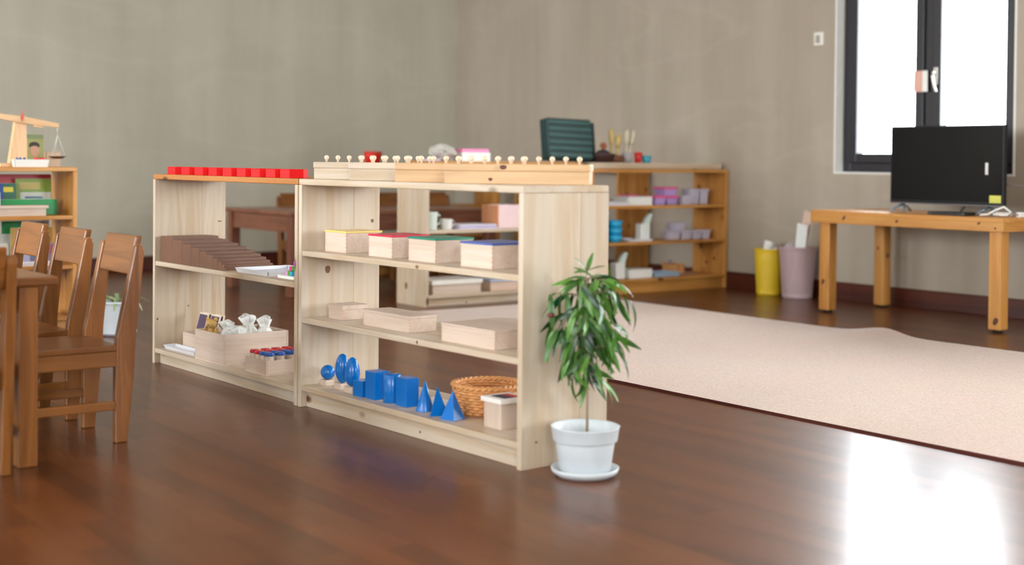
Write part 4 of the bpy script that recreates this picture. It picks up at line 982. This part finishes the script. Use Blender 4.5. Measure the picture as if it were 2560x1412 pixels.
# ---- tops of D and C: loose boards with things on them
def topboard(label, F, x0, x1, mat):
    o_ = thing('loose_board', label, 'board', F(x0, .03, .77)); n = 2
    for i in range(n): box('plank', mat('x'), 0, x1 - x0, i * .125, i * .125 + .124, .004, .040, o_, .002)
    for a in (.03, x1 - x0 - .05): box('batten', mat('y'), a, a + .02, .01, .239, 0, .004, o_, 0)
topboard('long pine board lying on top of the shelf behind the nearest one', FD, .05, 1.15, honey)
topboard('long pale board lying on top of the far corner shelf', FC, .02, 1.135, pine)
ZU = .81
lidbox('white tub with a rounded pink lid on the far shelf top', FD(.30, .09, ZU), .20, .12, .052, .020, M_WPL, plain('lid_pink', rgb(236, 140, 186), .4), over=-.006)
crumple('crumpled grey-white bag left of the pink-lidded tub', FD(.20, .15, ZU), .075, (188, 182, 174), 11, 'plastic_bag', sz=.6, cat='bag')
tag(box('lavender_tray', plain('lavender', rgb(190, 184, 206), .5), 0, .075, 0, .12, 0, .012, None, .003, loc=FD(.06, .06, ZU)), 'thin lavender tray at the left end of the far shelf top', 'tray')
# red tray on the shaded shelf behind
o = thing('red_dish', 'small bright red dish seen just above the knobs', 'dish', (5.03, 8.33, .77)); 
for k in range(1): MB().lathe([(0, .002), (.05, 0), (.06, .07), (.066, .095), (.060, .095), (.052, .008), (0, .008)], 24).build('bowl', plain('dish_red', rgb(214, 40, 20), .4), o); MB().lathe([(.05, .095), (.068, .096), (.068, .102), (.05, .102)], 24, ring=True).build('rim', plain('dish_red', rgb(214, 40, 20), .4), o)
# ribbed green case
gc = thing('ribbed_case', 'dark green ribbed case leaning back on the far shelf top', 'case', FD(.925, .075, ZU + .022)); gc.rotation_euler = (R(-9), R(1.5), R(-4))
M_GR = plain('dark_green', rgb(14, 48, 46), .55); M_GR2 = plain('green_ridge', rgb(34, 76, 70), .5)
box('shell', M_GR, 0, .325, 0, .085, 0, .250, gc, .008)
for i in range(6): box('rib', M_GR2, .004, .321, -.010, 0, .012 + i * .040, .034 + i * .040, gc, .004)
box('back_flap', plain('green_side', rgb(10, 38, 40), .5), .285, .415, .088, .125, 0, .252, gc, .006)
# dark basket, brushes, bowls
bb = thing('brown_bowl', 'dark brown basket with an orange lump beside the green case', 'basket', FC(.155, .082, ZU))
MB().lathe([(0, .002), (.055, 0), (.074, .045), (.078, .055), (.070, .055), (.053, .01), (0, .01)], 24).build('bowl', plain('dark_rattan', rgb(58, 34, 28), .6, var=.4, scale=70, bump=.5), bb)
mb = MB(); ell(mb, (0, 0, .052), (.048, .045, .028)); mb.build('contents', plain('dark_plum', rgb(62, 40, 46), .7, var=.3), bb)
crumple('small orange lump resting in the dark brown basket', FC(.155, .078, ZU + .079), .020, (150, 84, 52), 8, 'orange_fruit', cat='fruit')
jb = thing('brush_pot', 'low brown pot holding tan brushes on the far shelf top', 'pot', FC(.290, .13, ZU))
MB().lathe([(0, .002), (.05, 0), (.055, .045), (.05, .046), (.046, .008), (0, .008)], 24).build('pot', plain('brown_clay', rgb(122, 74, 48), .6), jb)
M_BR = plain('brush_tan', rgb(206, 176, 110), .6, var=.15); M_BRW = plain('brush_pale', rgb(206, 196, 172), .6)
def brush(label, x, y, lean, mat, group='brushes in pots', h=.20):
    o_ = thing('brush', label, 'brush', FC(x, y, ZU + .010)); o_.rotation_euler = (R(-3), R(lean), 0)
    MB().tube([(0, 0, 0), (0, 0, h * .6)], .007, 8, .009).build('handle', mat, o_); MB().lathe([(.010, h * .5), (.017, h * .64), (.018, h * .86), (.008, h)], 10).build('bristles', mat, o_)
brush('tan brush standing upright in the brown pot', .275, .14, 2, M_BR)
brush('second tan brush leaning right in the brown pot', .305, .13, 10, M_BR, h=.17)
gp = thing('cup', 'grey cup holding two pale brushes on the far shelf top', 'cup', FC(.39, .12, ZU))
MB().lathe([(0, .002), (.028, 0), (.034, .065), (.031, .065), (.026, .006), (0, .006)], 20).build('vessel', plain('cup_grey', rgb(176, 166, 170), .5), gp)
brush('pale brush leaning left in the grey cup', .380, .12, 4, M_BRW, h=.20); brush('pale brush leaning right in the grey cup', .398, .12, 15, M_BRW, h=.205)
for (lab, x_, col, r, h) in (('red cup right of the grey cup on the far shelf top', .462, (206, 40, 34), .026, .062), ('turquoise cup at the right of the small pots', .533, (70, 160, 178), .032, .042)):
    o_ = thing('cup', lab, 'cup', FC(x_, .10, ZU)); MB().lathe([(0, .002), (r * .8, 0), (r, h), (r * .9, h), (r * .72, .006), (0, .006)], 20).build('vessel', plain('cup_%d' % col[0], rgb(*col), .4), o_); MB().lathe([(r * .9, h), (r * 1.06, h), (r * 1.06, h + .004), (r * .9, h + .004)], 20, ring=True).build('rim', plain('cup_%d' % col[0], rgb(*col), .4), o_)

# ------------------------------------------------------------------ shelf C contents
z1, z2, z3 = .088, .319, .544
M_CLR = plain('clear_plastic', rgb(196, 190, 206), .25, .5, var=.05); M_LILAC = plain('lilac_tub', rgb(176, 150, 206), .3); M_PINK = plain('hot_pink_lid', rgb(236, 90, 150), .35)
def tub(label, x, y, z, w, d, h, mat, lid=None, F=FC, group=None):
    o_ = thing('plastic_tub', label, 'tub', F(x, y, z), 0, group); a = .006
    MB().hexa([(a, a, 0), (w - a, a, 0), (w - a, d - a, 0), (a, d - a, 0)], [(0, 0, h), (w, 0, h), (w, d, h), (0, d, h)]).build('body', mat, o_, bevel=.004)
    box('lid', lid or mat, -.004, w + .004, -.004, d + .004, h, h + .014, o_, .003); return o_
tray('white_tray', 'low whitish tray at the left of the top board in the far corner shelf', M_TRAY, FC(.165, .05, z3), 0, .185, .16, .022)
lidbox('white oblong box left of the pink-lidded tubs', FC(.36, .07, z3), .20, .15, .048, .006, M_WPL, M_WPL, over=.001)
tub('lilac tub with pink lid standing alone in front of the stack', .585, .06, z3, .085, .10, .044, M_LILAC, M_PINK, group='pink-lidded tubs')
tub('lilac tub with pink lid behind the white oblong box', .470, .225, z3, .10, .065, .048, M_LILAC, M_PINK, group='pink-lidded tubs')
tub('lower of two stacked lilac tubs with pink lids', .705, .09, z3, .098, .11, .042, M_LILAC, M_PINK, group='pink-lidded tubs')
tub('upper of two stacked lilac tubs with pink lids', .690, .092, z3 + .056, .106, .11, .042, M_LILAC, M_PINK, group='pink-lidded tubs')
tub('short clear tub right of the stacked pink-lidded ones', .832, .07, z3, .075, .09, .042, M_CLR, group='clear tubs on the top board')
tub('tall clear tub, left of the two beside the shelf end', .918, .09, z3, .075, .09, .085, M_CLR, group='clear tubs on the top board')
tub('tall clear tub nearest the right end of the top board', 1.005, .09, z3, .072, .09, .085, M_CLR, group='clear tubs on the top board')
M_CY = plain('cyan_plastic', rgb(40, 168, 214), .3)
for i in range(3):
    for k, xx in enumerate((.152, .262)):
        o_ = thing('blue_bowl', '%s cyan bowl in the %s stack on the middle board of the corner shelf' % (['lowest', 'middle', 'top'][i], ['left', 'right'][k]), 'bowl', FC(xx, .09, z2 + i * .0445), 0, 'cyan bowls'); 
        MB().lathe([(0, .003), (.038, 0), (.044, .018), (.050, .040), (.047, .040), (.040, .016), (0, .010)], 24).build('bowl', M_CY, o_); MB().lathe([(.047, .040), (.0525, .0405), (.0525, .044), (.047, .044)], 24, ring=True).build('rim', M_CY, o_)
tray('white_tray', 'flat lilac-white tray under the white pitcher', M_TRAY, FC(.345, .04, z2), 0, .20, .15, .014)
def pitcher(label, x, y, z, h, F=FC):
    j = thing('water_pitcher', label, 'pitcher', F(x, y, z))
    w = .036
    MB().hexa([(-w, -.03, 0), (w, -.03, 0), (w, .03, 0), (-w, .03, 0)], [(-w, -.03, h * .62), (w, -.03, h * .62), (w, .03, h * .62), (-w, .03, h * .62)]).build('vessel', M_WPL, j, bevel=.006)
    MB().prism([(w * .1, 0.0), (w * 1.5, 0), (w * 1.5, h * .62), (w * 2.1, h * .97), (w * 1.5, h), (w * .8, h * .86), (w * .1, h * .6)], -.014, .014, 'y').build('spout', M_MINT, j, bevel=.004)
pitcher('white pitcher with slanted spout on the middle board of the corner shelf', .515, .11, z2 + .0035, .170)
pitcher('white pitcher with slanted spout on the lowest board of the corner shelf', .300, .10, z1, .165)
tub('clear tub, leftmost of the low row on the middle board', .735, .08, z2, .082, .09, .044, M_CLR, group='clear tubs on the middle board')
tub('clear tub in the middle of the low row on the middle board', .835, .08, z2, .085, .09, .044, M_CLR, group='clear tubs on the middle board')
tub('clear tub sitting on top of the low row', .785, .085, z2 + .058, .085, .09, .036, M_CLR, group='clear tubs on the middle board')
tub('clear tub third in the low row on the middle board', .935, .08, z2, .075, .09, .044, M_CLR, group='clear tubs on the middle board')
tub('clear tub nearest the shelf end in the low row', 1.022, .08, z2, .068, .09, .044, M_CLR, group='clear tubs on the middle board')
M_LG = plain('lime_green', rgb(110, 196, 70), .4)
o = thing('green_basket', 'lime green handled basket on the lowest board of the corner shelf', 'basket', FC(.165, .09, z1))
MB().lathe([(0, .003), (.036, 0), (.048, .06), (.050, .062), (.045, .062), (.034, .006), (0, .008)], 24).build('bowl', M_LG, o); MB().tube([(.046 * math.cos(R(a)), 0, .060 + .055 * math.sin(R(a))) for a in range(0, 181, 15)], .005, 6).build('handle', M_LG, o)
lidbox('long white box on the lowest board of the corner shelf', FC(.372, .06, z1), .185, .15, .050, .006, M_WPL, M_WPL, over=.001)
tray('blue_tray', 'pale blue tray behind the small wooden chest', plain('tray_blue', rgb(170, 196, 220), .4), FC(.575, .06, z1), 0, .235, .17, .024)
o = thing('wooden_chest', 'small wooden box with a round knob on the lowest board of the corner shelf', 'box', FC(.82, .13, z1)); box('body', wood('chest_wood', (222, 164, 104), (200, 138, 78), 'z'), 0, .085, 0, .12, 0, .062, o, .001); box('lid', wood('chest_wood', (222, 164, 104), (200, 138, 78), 'x'), -.001, .086, -.001, .121, .062, .070, o, .001); mb = MB(); ell(mb, (.02, .07, .082), (.012, .012, .012)); mb.build('knob', plain('knob_grey', rgb(150, 140, 160), .4), o)
# items on the shaded shelf near the back corner
jug('white cup on the shaded back shelf', (5.47, 8.34, .486), .05, .06, M_WPL, name='cup', cat='cup', lip=False)
tray('grey_tray', 'grey tray on the shaded back shelf', plain('tray_grey', rgb(150, 144, 150), .5), (5.02, 8.27, .486), 0, .36, .2, .016)
